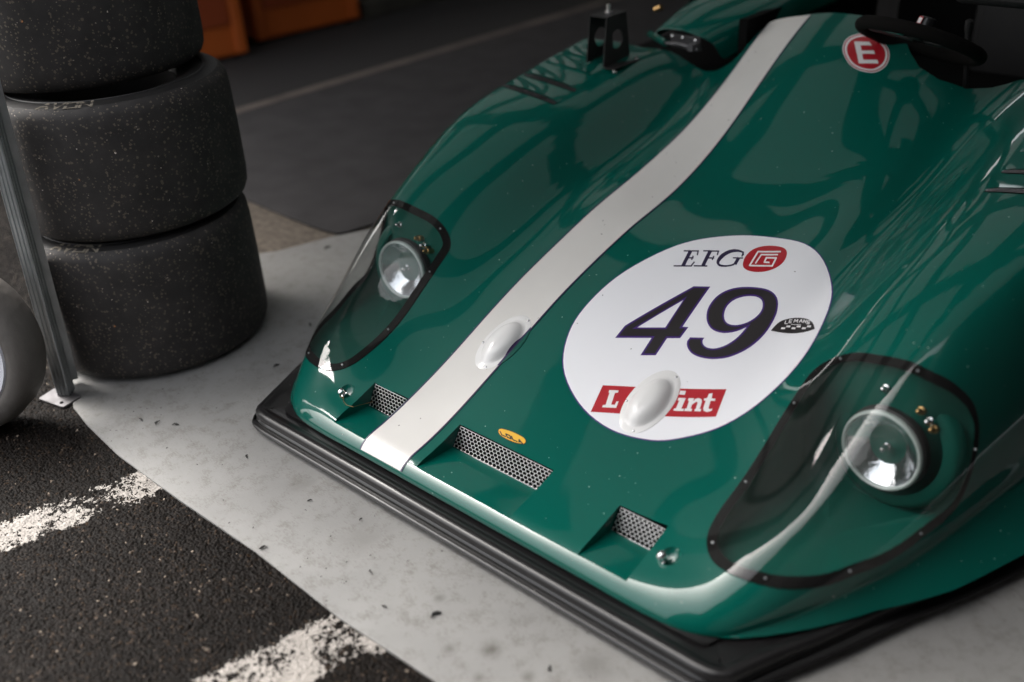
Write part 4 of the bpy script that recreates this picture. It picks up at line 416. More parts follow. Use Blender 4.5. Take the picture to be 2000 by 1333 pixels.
# grey ground sheet
MATM=mat('grey_vinyl_mat',(.30,.30,.30),rough=.5)
def matm(m,c0,c1,dirt):
    t=m.node_tree; b=t.nodes['Principled BSDF']; tc=nd(m,'ShaderNodeTexCoord')
    n1=nd(m,'ShaderNodeTexNoise'); n1.inputs['Scale'].default_value=3.0; n1.inputs['Detail'].default_value=5
    n2=nd(m,'ShaderNodeTexNoise'); n2.inputs['Scale'].default_value=26; n2.inputs['Detail'].default_value=9; n2.inputs['Roughness'].default_value=.7
    n3=nd(m,'ShaderNodeTexNoise'); n3.inputs['Scale'].default_value=110; n3.inputs['Detail'].default_value=4
    mp=nd(m,'ShaderNodeMapping'); mp.inputs['Scale'].default_value=(1,3.2,1); mp.inputs['Rotation'].default_value=(0,0,.5)
    t.links.new(tc.outputs['Object'],n1.inputs['Vector']); t.links.new(tc.outputs['Object'],mp.inputs[0]); t.links.new(mp.outputs[0],n3.inputs['Vector']); t.links.new(tc.outputs['Object'],n2.inputs['Vector'])
    mx=nd(m,'ShaderNodeMix',data_type='RGBA'); mx.inputs[6].default_value=(*c0,1); mx.inputs[7].default_value=(*c1,1); r=nd(m,'ShaderNodeMapRange'); r.inputs[1].default_value=.35; r.inputs[2].default_value=.65; t.links.new(n1.outputs[0],r.inputs[0]); t.links.new(r.outputs[0],mx.inputs[0])
    # brown dirt blotches where two noises agree
    ml=nd(m,'ShaderNodeMath',operation='MULTIPLY_ADD'); ml.inputs[1].default_value=.55; t.links.new(n3.outputs[0],ml.inputs[0]); t.links.new(n2.outputs[0],ml.inputs[2])
    r2=nd(m,'ShaderNodeMapRange'); r2.inputs[1].default_value=.77; r2.inputs[2].default_value=1.02; r2.inputs[4].default_value=.5; t.links.new(ml.outputs[0],r2.inputs[0])
    m2=nd(m,'ShaderNodeMix',data_type='RGBA'); m2.inputs[7].default_value=(*dirt,1); t.links.new(mx.outputs[2],m2.inputs[6]); t.links.new(r2.outputs[0],m2.inputs[0])
    n4=nd(m,'ShaderNodeTexNoise'); n4.inputs['Scale'].default_value=11; n4.inputs['Detail'].default_value=8; n4.inputs['Roughness'].default_value=.65; t.links.new(tc.outputs['Object'],n4.inputs['Vector'])
    r4=nd(m,'ShaderNodeMapRange'); r4.inputs[1].default_value=.62; r4.inputs[2].default_value=.80; r4.inputs[4].default_value=.55; t.links.new(n4.outputs[0],r4.inputs[0])
    m3=nd(m,'ShaderNodeMix',data_type='RGBA'); m3.inputs[7].default_value=(*[c*.8 for c in dirt],1); t.links.new(m2.outputs[2],m3.inputs[6]); t.links.new(r4.outputs[0],m3.inputs[0]); last=m3.outputs[2]
    for (sx_,sy_,sr,am) in ((.300,-.195,.030,.75),(.235,-.245,.020,.6),(.40,-.20,.022,.5),(.12,-.16,.018,.45),(.33,-.26,.018,.6),(-.42,-.10,.05,.25),(-.15,-.14,.08,.22),(.48,-.10,.06,.35),(-.9,.1,.10,.18)):
        ds=nd(m,'ShaderNodeVectorMath',operation='DISTANCE'); ds.inputs[1].default_value=(sx_,sy_,0.007); t.links.new(tc.outputs['Object'],ds.inputs[0])
        an=nd(m,'ShaderNodeMath',operation='MULTIPLY_ADD'); an.inputs[1].default_value=sr*2.2; t.links.new(n2.outputs[0],an.inputs[0]); t.links.new(ds.outputs['Value'],an.inputs[2])
        rr=nd(m,'ShaderNodeMapRange'); rr.inputs[1].default_value=sr*.9; rr.inputs[2].default_value=sr*2.1; rr.inputs[3].default_value=am; rr.inputs[4].default_value=0; rr.interpolation_type='SMOOTHSTEP'; t.links.new(an.outputs[0],rr.inputs[0])
        mm=nd(m,'ShaderNodeMix',data_type='RGBA'); mm.inputs[7].default_value=(.045,.036,.027,1); t.links.new(last,mm.inputs[6]); t.links.new(rr.outputs[0],mm.inputs[0]); last=mm.outputs[2]
    t.links.new(last,b.inputs['Base Color'])
    bp=nd(m,'ShaderNodeBump'); bp.inputs['Distance'].default_value=.0015; bp.inputs['Strength'].default_value=.6; t.links.new(n2.outputs[0],bp.inputs['Height']); t.links.new(bp.outputs[0],b.inputs['Normal'])
matm(MATM,(.196,.193,.188),(.246,.242,.234),(.075,.060,.048))
def flat(name,loop,z,th,m,step=.12,wob=0,kind='structure',bend=None):
    L=dens(loop,step); O=L; mn,mx=O.min(0),O.max(0); gx,gy=np.meshgrid(np.arange(mn[0],mx[0],step),np.arange(mn[1],mx[1],step)); g=np.c_[gx.ravel(),gy.ravel()]; g=g[inside(O,g)]
    if len(g): g=g[np.array([((O-q)**2).sum(1).min() for q in g])>(step*.3)**2]
    V=[Vector(p) for p in L]+[Vector(p) for p in g]; E=[(i,(i+1)%len(L)) for i in range(len(L))]
    vo,_,fo,_,_,_=geometry.delaunay_2d_cdt(V,E,[],1,1e-6); v=np.array([(p.x,p.y) for p in vo]); F=[tuple(f) for f in fo]
    zz=np.full(len(v),z+th)
    if bend: zz=zz+bend(v)
    VV=[(a,b,c) for (a,b),c in zip(v,zz)]; F=[f if area2(v[list(f)])>0 else f[::-1] for f in F]
    o=MB(); o.add(VV,F); n=len(L); o.add([(a,b,z+th+(bend(np.array([[a,b]]))[0] if bend else 0)) for a,b in L]+[(a,b,z-.002) for a,b in L],[(i,n+i,n+(i+1)%n,(i+1)%n) for i in range(n)])
    ob=o.build(name,m,smooth=True,sharp=30); tag(ob,kind=kind); return ob
front=[(-1.32,-.235),(-1.22,-.285),(-1.10,-.305),(-.9,-.323),(-.6,-.325),(-.3,-.318),(0,-.328),(.3,-.318),(.7,-.325),(2.6,-.33)]
matloop=front+[(2.6,2.6),(-1.4,2.6),(-1.44,1.08),(-1.53,.90),(-1.60,.70),(-1.72,.55),(-1.80,.2),(-1.70,-.05),(-1.55,-.14),(-1.42,-.19)]
def mbend(v):
    e=np.exp(-(((v[:,0]+1.47)/.10)**2+((v[:,1]-.72)/.25)**2)); return .006*e+.0012*np.sin(v[:,0]*7+v[:,1]*3)*np.exp(-((v[:,1]+.3)/.5)**2)+.0012
flat('grey_floor_sheet',matloop,.004,.002,MATM,step=.06,bend=mbend)
CARP=mat('dark_carpet',(.030,.027,.028),rough=.95,bump=(260,.8,.002),noise=(7,.25,6)); specks(CARP,16,.05,(.25,.2,.2))
carp=np.array([(-1.50,1.00),(-1.48,1.10),(-1.30,1.75),(-1.20,2.2),(3.2,2.2),(3.2,7),(-3.04,7),(-3.12,3.5),(-3.22,1.66),(-3.3,.99),(-2.4,.955),(-2.09,.93),(-1.80,.915),(-1.60,.915),(-1.53,.925),(-1.51,.95)])
flat('dark_carpet',carp,.011,.004,CARP,step=.25)
SEAM=mat('pale_tape',(.13,.105,.09),rough=.8,noise=(5,.35,5))
s1=np.array([(-3.26,1.35),(-3.19,1.35),(-3.12,3.5),(-3.02,7),(-3.09,7),(-3.19,3.5)]); flat('floor_tape_strip',s1,.0165,.001,SEAM,step=.5)
c2=np.array([(-3.27,1.3),(-3.17,3.5),(-3.07,7),(-4.4,7),(-4.4,1.3)]); flat('dark_carpet',c2,.004,.006,mat('dark_carpet_far',(.020,.018,.018),rough=.95,bump=(200,.8,.002)),step=.5)
BROWN=mat('brown_grit',(.11,.088,.068),rough=.9,bump=(160,1,.003),noise=(45,.45,8))
flat('gritty_concrete_strip',np.array([(-3.2,.5),(-1.5,.5),(-1.4,1.3),(-3.2,1.3)]),.0,.0035,BROWN,step=.3)
# debris on the mat
db=MB()
deb=[(-.95,-.18,.012),(-1.00,-.20,.010),(-.90,-.155,.012),(-.70,.16,.012),(-1.05,.42,.013),(-.93,.20,.013),(-.62,-.12,.010),(-.30,-.30,.012),(-.05,-.20,.008),(.05,-.25,.008),(.15,-.20,.016),(-1.46,.82,.02),(-.35,-.13,.008),(.42,-.16,.010),(-.2,-.1,.007)]
for i in range(35): deb.append((rng.uniform(-1.1,.7),rng.uniform(-.30,-.03),rng.uniform(.0015,.0045)))
for x,y,s in deb:
    a=rng.uniform(0,6); M=Matrix.Rotation(a,3,'Z'); db.tube([Vector((x,y,.010+s*.12))+M@Vector((s*k,s*.3*math.sin(k*3+a),0)) for k in (-.8,-.3,.2,.8)],[s*.08,s*.26,s*.2,s*.06],5)
tag(db.build('rubber_crumbs',mat('crumb',(.03,.028,.026),rough=.8),smooth=False),kind='stuff')

# ---------------------------------------------------------------- the car
car=empty('race_car',(0,.6,0),'dark green open sports racing car with a white stripe and number 49 roundel','race car')
def P(o): o.parent=car; o.matrix_parent_inverse=Matrix.Translation((0,-.6,0)); return o
HC=cr([(.545,.580),(.575,.600),(.62,.602),(.685,.588),(.768,.582),(.822,.606),(.860,.628),(.880,.618),(.886,.571),(.874,.503),(.842,.394),(.804,.300),(.761,.222),(.708,.166),(.645,.142),(.582,.148),(.543,.185),(.530,.247),(.530,.342),(.533,.435),(.538,.53)],4)
mir=lambda L:np.array(L)[::-1]*[-1,1]
YF=.043
def scoop_loop(x0,x1,yb=.19): return np.array([(x0,YF),(x1,YF),(x1,yb),(x0,yb)])
scoops=[(-.150,.142,.192),(.328,.450,.186),(-.450,-.328,.186)]
pins=[(.495,.128),(-.495,.128)]
circ=lambda c,r,n=24,ry=None:np.array([(c[0]+r*math.cos(2*math.pi*k/n),c[1]+(ry or r)*math.sin(2*math.pi*k/n)) for k in range(n)])
rear=np.array([(.991,1.96),(.70,1.96),(.56,1.945),(.47,1.90),(.42,1.82),(.37,1.765),(.30,1.742),(.235,1.750),(.19,1.785),(.12,1.86),(.03,1.893),(-.1,1.90),(-.2,1.902),(-.345,1.87),(-.352,1.80),(-.352,1.77),(-.365,1.735),(-.41,1.715),(-.50,1.705),(-.58,1.69),(-.66,1.645),(-.80,1.62),(-.90,1.60),(-.991,1.58)])
mr_=(OL[:,1]<1.57)|((OL[:,1]<1.95)&(OL[:,0]>0))
outer=np.vstack([OL[mr_][:,:2],rear])
holes=[HC,mir(HC)]+[scoop_loop(*s) for s in scoops]+[circ(p,.021) for p in pins]
STEP=.016
def body_mesh():
    loops=[(W2P(dens(h,.008)) if not i else W2P(dens(h,.006))) for i,h in enumerate(holes)]
    oo=dens(outer,.012)
    # stay in param space: outer border given in param already (outline has d=0 in both spaces)
    import types
    g=globals(); 
    O=oo; mn,mx=O.min(0),O.max(0); gx,gy=np.meshgrid(np.arange(mn[0],mx[0],STEP),np.arange(mn[1],mx[1],STEP)); q=np.c_[gx.ravel(),gy.ravel()]
    m=inside(O,q)
    for h in loops: m&=~inside(h,q)
    q=q[m]; A=np.vstack([O]+loops); keep=np.ones(len(q),bool)
    for k in range(0,len(q),1500): keep[k:k+1500]=(((q[k:k+1500,None]-A)**2).sum(2).min(1)>(STEP*.4)**2)
    q=q[keep]; V=[];E=[]
    # extra rings in the steep front rolls
    ring=[]
    for fr in (.12,.28,.46,.66,.86):
        rr=OL[mr_]; ring.append(rr[:,:2]+ON[mr_]*(rr[:,2]*fr)[:,None])
    ring=RINGP; ring=ring[inside(O,ring)]
    for h in loops: ring=ring[~inside(h,ring)]
    kk=np.array([((A-p)**2).sum(1).min() for p in ring])>(.0018)**2; ring=ring[kk]
    for l in [O]+loops:
        k=len(V); V+=[Vector(p) for p in l]; E+=[(k+i,k+(i+1)%len(l)) for i in range(len(l))]
    V+=[Vector(p) for p in q]+[Vector(p) for p in ring]
    vo,eo,fo,_,_,_=geometry.delaunay_2d_cdt(V,E,[],1,1e-6)
    v=np.array([(p.x,p.y) for p in vo]); F=[tuple(f) for f in fo]; cen=np.array([v[list(f)].mean(0) for f in F]); m=inside(O,cen)
    for h in loops: m&=~inside(h,cen)
    F=[f if area2(v[list(f)])>0 else f[::-1] for f,k in zip(F,m) if k]
    w=P2W(v); n=P2N(v); V=list(w); N=list(n)
    # skirt down the sides / rear flange
    ow=P2W(O); on=P2N(O); k=len(V); nO=len(O)
    isr=np.array([min(((rear-p)**2).sum(1))<.02**2 or (p[1]>1.57) for p in O])
    NR=6
    nr_=near(O)
    for i,p in enumerate(O):
        flange=isr[i] and p[1]>1.45 and abs(p[0])<.98
        t=O[(i+1)%nO]-O[i-1]; nn=np.array([t[1],-t[0]]); nn/=np.linalg.norm(nn)+1e-9
        fl=0 if flange else float(np.interp(p[1],[.045,.115,.2,.31,.46,.66,.9,1.3],[0,.012,.024,.036,.075,.105,.10,.05]))
        z0=ow[i,2]; z1=z0-.035 if flange else .068
        for j in range(NR):
            u=j/(NR-1); V.append((ow[i,0]+nn[0]*fl*u**1.5,ow[i,1]+nn[1]*fl*u**1.5,z0+(z1-z0)*u))
            sl=np.array([fl*1.5*u**.5,(z1-z0)]); sl/=np.linalg.norm(sl)+1e-9; N.append((nn[0]*-sl[1],nn[1]*-sl[1],sl[0]))
    for i in range(nO):
        i2=(i+1)%nO
        F+=[(k+NR*i+j,k+NR*i+j+1,k+NR*i2+j+1,k+NR*i2+j) for j in range(NR-1)]
    return V,F,N
V_,F_,N_=body_mesh()
bodyo=P(obj('body',V_,F_,GREEN,normals=N_))
# stripe running the whole nose
def strip(x0,x1,y0,y1): return np.array([(x0,y0),(x1,y0),(x1,y1),(x0,y1)])
SX0,SX1=-.326,-.184
st=P(sheet('stripe',strip(SX0,SX1,.0222,1.895),WHITE,None,step=.012,off=.0013,hd=.004))
for a in (SX0,SX1):
    s_=1 if a==SX1 else -1; x=sorted((a,a+s_*.0045)); o=sheet('pinstripe',strip(x[0],x[1],.0222,1.888),NAVY,st,step=.02,off=.0016,hd=.004)
# bead of stripe tucked below nose edge
# number roundel
def smooth_loop(L,n=4): return cr(L,n)
RL=smooth_loop(DATA['roundel'][0],5)
def offs(L,d):
    L=np.array(L); t=np.roll(L,-1,0)-np.roll(L,1,0); n=np.stack([-t[:,1],t[:,0]],1)/np.hypot(*t.T)[:,None]; return L+n*d*(1 if area2(L)>0 else -1)
rd=P(sheet('number_roundel',RL,PURPLE,None,step=.014,off=.0007,hd=.012)); rd['label']='white oval number board with purple rim reading 49'
sheet('roundel_face',offs(RL,.0028),LABEL,rd,step=.014,off=.0011,hd=.012)
sheet('digit',DATA['four_edge'][0],PURPLE,rd,holes=[DATA['four_edge'][1]],step=.014,off=.0015,hd=.01)['label']='purple edged digit 4'
sheet('digit_face',DATA['four'][0],INK,rd,holes=[DATA['four'][1]],step=.014,off=.0019,hd=.01)
sheet('digit',DATA['nine_edge'][0],PURPLE,rd,holes=[DATA['nine_edge'][1]],step=.014,off=.0015,hd=.01)['label']='purple edged digit 9'
sheet('digit_face',DATA['nine'][0],INK,rd,holes=[DATA['nine'][1]],step=.014,off=.0019,hd=.01)
sheet('red_panel',DATA['redbox'][0],RED,rd,step=.014,off=.0015,hd=.01)
def fix(L):
    return [l if True else l for l in L]
def texts(key,name,m,parent,off): 
    o=join_sheets(name,DATA[key],m,parent,off=off,hd=.02)
    if name!='letter': o['kind']='stuff'
    return o
for k_ in 'Lint': texts('red_'+k_,'letter',PRINTW,rd,.0020)
for k_ in 'EFG': texts('efg_'+k_,'letter',DINK,rd,.0016)
sheet('red_emblem',DATA['logo'][0],RED,rd,step=.012,off=.0015,hd=.008); texts('logotext','emblem_lines',PRINTW,rd,.0020)
sheet('arch_emblem',DATA['arch'][0],INK,rd,step=.012,off=.0016,hd=.008); texts('archtext','arch_lettering',PRINTW,rd,.0020)
# faint sticker outlines on the roundel
bd=P(sheet('maker_badge',DATA['badge'][0],INK,None,off=.0006,step=.01,hd=.004)); bd['label']='small yellow oval badge'
sheet('badge_face',DATA['badge_in'][0],YEL,bd,off=.0009,step=.01,hd=.004); texts('badgetext','badge_lettering',INK,bd,.0012)
ed=P(sheet('extinguisher_decal',DATA['e0'][0],PRINTW,None,off=.0005,hd=.01)); ed['label']='round red and white decal with letter E'
sheet('red_ring',DATA['e1'][0],RED,ed,off=.0008,hd=.01); sheet('white_ring',DATA['e2'][0],PRINTW,ed,off=.0011,hd=.01); sheet('red_disc',DATA['e3'][0],RED,ed,off=.0014,hd=.01); sheet('letter',DATA['eE'][0],PRINTW,ed,off=.0017,hd=.02)
# ---- intake ducts with mesh
def hval(x,y): return float(P2W(W2P(np.array([[x,y]])))[0,2])
def duct(x0,x1,yb,cols):
    yf=YF; ym=yb-.030; zf=.0865
    def floor(y):
        s=np.clip((y-yf)/(ym-yf),0,1); return hval((x0+x1)/2,yf)*(1-s)+zf*s
    ys=np.linspace(yf,ym,26); V=[];F=[];m=MB()
    nx=9; xs=np.linspace(x0,x1,nx)
    fz=[floor(y) for y in ys]
    m.add([(x,y,min(z,hval(x,y))-.0003) for y,z in zip(ys,fz) for x in xs],[(j*nx+i,j*nx+i+1,(j+1)*nx+i+1,(j+1)*nx+i) for j in range(len(ys)-1) for i in range(nx-1)])
    for x in (x0,x1):
        yy=list(ys)+[yb]; ff=fz+[fz[-1]]
        vv=[]
        for y,z in zip(yy,ff): 
            t=hval(x,y); b=min(z,t)-.0004 if y<=ym else t-.0-(t-fz[-1])*(yb-y)/(yb-ym)
            if y>ym: b=t-.0035
            vv+=[(x,y,t),(x,y,b)]
        n=len(yy); m.add(vv,[(2*i,2*i+1,2*i+3,2*i+2) if x==x0 else (2*i,2*i+2,2*i+3,2*i+1) for i in range(n-1)])
    d=m.build('intake_duct',GREEN); P(d)
    tb=MB(); tb.box(((x0+x1)/2,yb+.035,.085),(x1-x0+.01,.09,.06)); 
    V0=Vector((x0+.003,ym,zf+.002)); 
    top=[hval(x,yb)-.004 for x in (x0,x1)]; 
    U=Vector((x1-x0-.006,0,0)); W0=Vector((0,yb-ym-.001,top[0]-zf-.002))
    def pt(u,v): return V0+U*u+W0*v
    b=MB(); b.add([pt(0,0)+Vector((0,.006,-.004)),pt(1,0)+Vector((0,.006,-.004)),pt(1,1)+Vector((0,.006,0)),pt(0,1)+Vector((0,.006,0))],[(0,1,2,3)]); bk=b.build('duct_backing',DARKIN,d,smooth=False)
    g=MB(); rows=7; c=W0.length/rows; w_=(x1-x0-.006)/cols
    r=.00050
    nrm=U.normalized().cross(W0.normalized())
    for j in range(rows+1):
        pts=[]
        for i in range(cols*2+1):
            pts.append(pt(i/(cols*2),j/rows)+W0.normalized()*((.22*c) if (i//1)%2==(j%2) else -.0*c)+nrm*(-.0008 if i%2 else .0008))
        pts=[p if 0<=(p-V0).dot(W0.normalized())<=W0.length*1.01 else p-W0.normalized()*.28*c for p in pts]
        g.tube(pts,r,n=5)
    for j in range(rows):
        for i in range(cols+1):
            u=(i+(.5 if j%2 else 0))/cols
            if u<=1: 
                a=pt(u,j/rows)+W0.normalized()*.25*c; bb=pt(u,(j+1)/rows)
                g.tube([a+nrm*-.001,bb+nrm*-.001],r*1.7,n=5)
    gm=g.build('mesh_grille',STEEL,d)
    fr=MB(); fr.tube([pt(-.004,0)+Vector((0,-.001,0)),pt(1.004,0)+Vector((0,-.001,0))],.0018,8); fr.build('mesh_edge_strip',CHROME,d)
    return d
duct(*scoops[0],23); duct(*scoops[1],10); duct(*scoops[2],10)
# ---- headlights
def ring_inset(L,d): 
    Q=W2P(np.array(L)); return offs(Q,d)
def headlight(sx):
    L=HC if sx>0 else mir(HC)
    Q=W2P(dens(L,.008)); 
    rim=P2W(Q); n=len(rim); cen=rim.mean(0); cx,cy=(.70*sx,.40)
    b=MB(); lv=[]
    for s,dz in ((0,-.001),(.02,.25),(.05,.6),(.09,.9),(.16,1.0)):
        fl=np.minimum(.112+.02*np.clip((.45-rim[:,1])/.3,0,1),rim[:,2]-.018)
        x=rim[:,0]+(cx-rim[:,0])*s; y=rim[:,1]+(cy-rim[:,1])*s; z=(rim[:,2]-.001)*(1-dz)+fl*dz if dz>0 else rim[:,2]-.001
        lv.append(np.c_[x,y,z])
    V=np.vstack(lv+[[[cx,cy,.108]]]); F=[]
    for k in range(4):
        for i in range(n):
            j=(i+1)%n; F.append((k*n+i,k*n+j,(k+1)*n+j,(k+1)*n+i) )
    for i in range(n): F.append((4*n+i,4*n+(i+1)%n,5*n))
    if True: F=[f[::-1] for f in F] if area2(Q)<0 else F
    b.add(V,F); bucket=P(b.build('headlight',SATIN,sharp=60))
    bucket['label']='faired headlight on the near side' if sx>0 else 'faired headlight on the far side'
    # black border band then clear cover
    def param_sheet(name,Lo,Li,m,off):
        holes_=[Li] if Li is not None else []
        v,f,nn=patch(Lo,holes_,.02,off,param=True,hd=.009); return obj(name,v,f,m,bucket,normals=nn)
    def metric(d):
        n_=offs(Q,1.0)-Q; s_=np.full((len(Q),1),d); 
        for _ in range(4):
            L_=np.linalg.norm(P2W(Q+n_*s_)-rim,axis=1)[:,None]; s_=s_*d/np.maximum(L_,1e-5)
        k_=np.ones(9)/9; s2=np.convolve(np.r_[s_[-4:,0],s_[:,0],s_[:4,0]],k_,'valid')[:,None]; return Q+n_*s2
    Q2=metric(.021); Qs=metric(.011)
    param_sheet('cover_seal',offs(Q,-.002),Q2,RUBBER,.0006)
    cv=param_sheet('headlight_cover',offs(Q,-.001),None,COVER,.0026)
    # lip edge of the cover
    for k in range(9):
        i=int((k+.5)/9*n); p=Qs[i]; w=P2W(p[None])[0]; nn=P2N(p[None])[0]
        s=MB(); s.lathe([(0,.0028),(.0018,.0024),(.0026,.001),(.0027,-.001)],frame(w+nn*.0026,nn),10); s.build('screw',ALU,bucket)
    # lamp
    c=Vector((.722*sx,.545,.243)); ax=Vector((-.10*sx,-1,.10)).normalized(); M=frame(c,ax)@Matrix.Scale(.92,4)
    lamp=MB(); lamp.lathe([(.090,-.012),(.0945,-.006),(.0955,.000),(.0935,.005),(.0895,.0065),(.0865,.004),(.086,-.002)],M,48); lo=lamp.build('lamp_rim',RINGW,bucket)
    rf=MB(); rf.lathe([(.086,-.002),(.078,-.009),(.066,-.019),(.052,-.029),(.036,-.037),(.018,-.042),(.0,-.0435)],M,48); rf.build('reflector',REFL,lo)
    bl=MB(); bl.lathe([(0,.0),(.006,-.002),(.008,-.012),(.006,-.022),(.009,-.026),(.009,-.042)],M,16); bl.build('bulb',CHROME,lo)
    ln=MB(); ln.lathe([(.087,.004),(.07,.010),(.045,.015),(.02,.0175),(0,.018)],M,48); ln.build('lens',LENS,lo)
    bw=MB(); bw.lathe([(.093,-.008),(.098,-.012),(.099,-.030),(.086,-.042),(.075,-.060),(.05,-.075),(.0,-.080)],M,40); bw.build('lamp_bowl',MATTBLK,bucket)
    for k,(a,mm_) in enumerate(((80,CHROME),(50,BRASS),(35,CHROME),(22,BRASS),(-40,BRASS),(150,BRASS))):
        a=math.radians(a*sx if sx>0 else 180-a); q=M@Vector((.104*math.cos(a),.104*math.sin(a),-.018)); 
    yv=Vector((0,0,1)); xv=Vector((sx,0,0))
    for k,(u,v_,mm_) in enumerate(((-.02,.125,CHROME),(.055,.102,BRASS),(.075,.085,CHROME),(.085,.07,BRASS),(.13,-.03,BRASS))):
        q=c+Vector((u if sx>0 else u*1.0,.035,v_)); s=MB(); s.lathe([(0,.020),(.004,.018),(.0065,.013),(.0065,.006),(.009,.005),(.009,0),(.004,-.03)],frame(q,(-.2,-1,.3)),8); s.build('adjuster_bolt',mm_,bucket)
    mp=MB(); mp.lathe([(.105,0),(.125,-.003),(.135,-.012),(.14,-.03)],frame(c+Vector((.01*sx,.03,.0)),(-.1*sx,-1,.25)),40); mp.build('mounting_bowl',SATIN,bucket)
    return bucket
headlight(1); headlight(-1)
# ---- pins and dimples
for k,(px,py) in enumerate(pins):
    w,n=onbody(px,py); w=Vector((px,py,hval(px,py))); rim=P2W(W2P(circ((px,py),.0212,24))); m=MB(); V=list(rim); 
    for s,dz in ((.9,.006),(.7,.011),(.4,.014),(.0,.0145)):
        V+=[(px+(p[0]-px)*s,py+(p[1]-py)*s,p[2]*(s)+w.z*(1-s)-dz) for p in rim]
    m.add(V,[(a*24+i,a*24+(i+1)%24,(a+1)*24+(i+1)%24,(a+1)*24+i) for a in range(4) for i in range(24)]); d=P(m.build('pin_recess',GREEN,sharp=80))
    nn=Vector((-.25 if px>0 else -.1,-.5,.85)).normalized(); base=w-Vector((0,0,.013))+Vector((-.006,-.004,0))
    m=MB(); 
    if px>0: m.lathe([(.004,0),(.004,.010),(.008,.011),(.0105,.016),(.0110,.021),(.009,.027),(.005,.030),(0,.031)],frame(base,nn),20)
    else: m.lathe([(.009,.004),(.010,.006),(.010,.009),(.005,.010),(.005,.018),(.008,.020),(.008,.023),(.0045,.026),(0,.0265)],frame(base,nn),20)
    m.build('quick_release_pin',CHROME,d)
    m=MB(); ctr=base+nn*.012; M=frame(ctr,nn); m.tube([M@Vector((.013*math.cos(a)-.004,.013*math.sin(a)-.006,.0)) for a in np.linspace(0,2*math.pi,20)],.0011,6,False); m.build('split_ring',STEEL,d)
    if px<0:
        m=MB(); a=base+nn*.012+Vector((.004,-.012,0)); pts=[a,a+Vector((.012,-.006,.004)),a+Vector((.026,-.008,.006))]; m.tube(pts,.0017,8); e=pts[-1]
        m.tube([e,e+Vector((.012,-.010,.002)),e+Vector((.026,-.012,-.004)),e+Vector((.04,-.004,-.008)),Vector((-.43,.14,.112)),Vector((-.425,.152,.112))],.0008,6); m.build('lanyard',BRASS,d)
# ---- two blisters on the nose
PLAINW=mat('white_dome_paint',(.74,.73,.72),rough=.3,coat=.4,coatr=.12)
BL=mat('dome_two_tone',(.74,.73,.72),rough=.3,coat=.5,coatr=.1)
t=BL.node_tree; tc=nd(BL,'ShaderNodeTexCoord'); sx_=nd(BL,'ShaderNodeSeparateXYZ'); t.links.new(tc.outputs['Object'],sx_.inputs[0]); rp=nd(BL,'ShaderNodeValToRGB'); rp.color_ramp.interpolation='CONSTANT'
mr2=nd(BL,'ShaderNodeMapRange'); mr2.inputs[1].default_value=-.1; mr2.inputs[2].default_value=.1; t.links.new(sx_.outputs[0],mr2.inputs[0]); t.links.new(mr2.outputs[0],rp.inputs[0])
e=rp.color_ramp.elements; e[0].color=(.74,.73,.72,1); e[1].position=(.037+.1)/.2; e[1].color=(.04,.018,.09,1); k=e.new((.042+.1)/.2); k.color=(.0004,.086,.062,1); t.links.new(rp.outputs[0],t.nodes['Principled BSDF'].inputs['Base Color'])
def dome(cx,cy,m,lab):
    A,B=.055,.091; rings=[];V=[];N=40
    prof=[(1.0,.0002),(1.0,.0018),(.985,.0024),(.84,.0026),(.76,.0045),(.70,.011),(.60,.020),(.45,.0275),(.28,.0315),(.12,.033),(0.001,.0335)]
    w0,n0=onbody(cx,cy); o=MB()
    for s,h in prof:
        for k in range(N):
            a=2*math.pi*k/N; 
            ca,sa=math.cos(a),math.sin(a); sh=(-.0 if s<.8 else 0)
            # bulge narrower towards the back
            bx=s*A*ca; by=s*B*sa
            if s<.8: by=by*1.0-.004
            w,n=onbody(cx+bx,cy+by); V.append((w+n0*(h if h<.003 else h*.85))-Vector((cx,cy,0)))
    o.add(V,[(j*N+i,j*N+(i+1)%N,(j+1)*N+(i+1)%N,(j+1)*N+i) for j in range(len(prof)-1) for i in range(N)])
    d=o.build('nose_blister',m,sharp=50); d.location=(cx,cy,0); d.parent=car; d.matrix_parent_inverse=Matrix.Translation((0,-.6,0)); d['label']=lab
    for a in (70,195,285,20,140,245)[:3]:
        a=math.radians(a); w,n=onbody(cx+.93*A*math.cos(a),cy+.93*B*math.sin(a)); s=MB(); s.lathe([(0,.0048),(.0016,.0046),(.0030,.0036),(.0036,.0024),(.0036,0)],frame(w-Vector((cx,cy,0)),n),12); s.build('rivet',CHROME,d)
dome(-.224,.436,BL,'white and green blister on the stripe'); dome(.229,.436,PLAINW,'white blister on the number roundel')
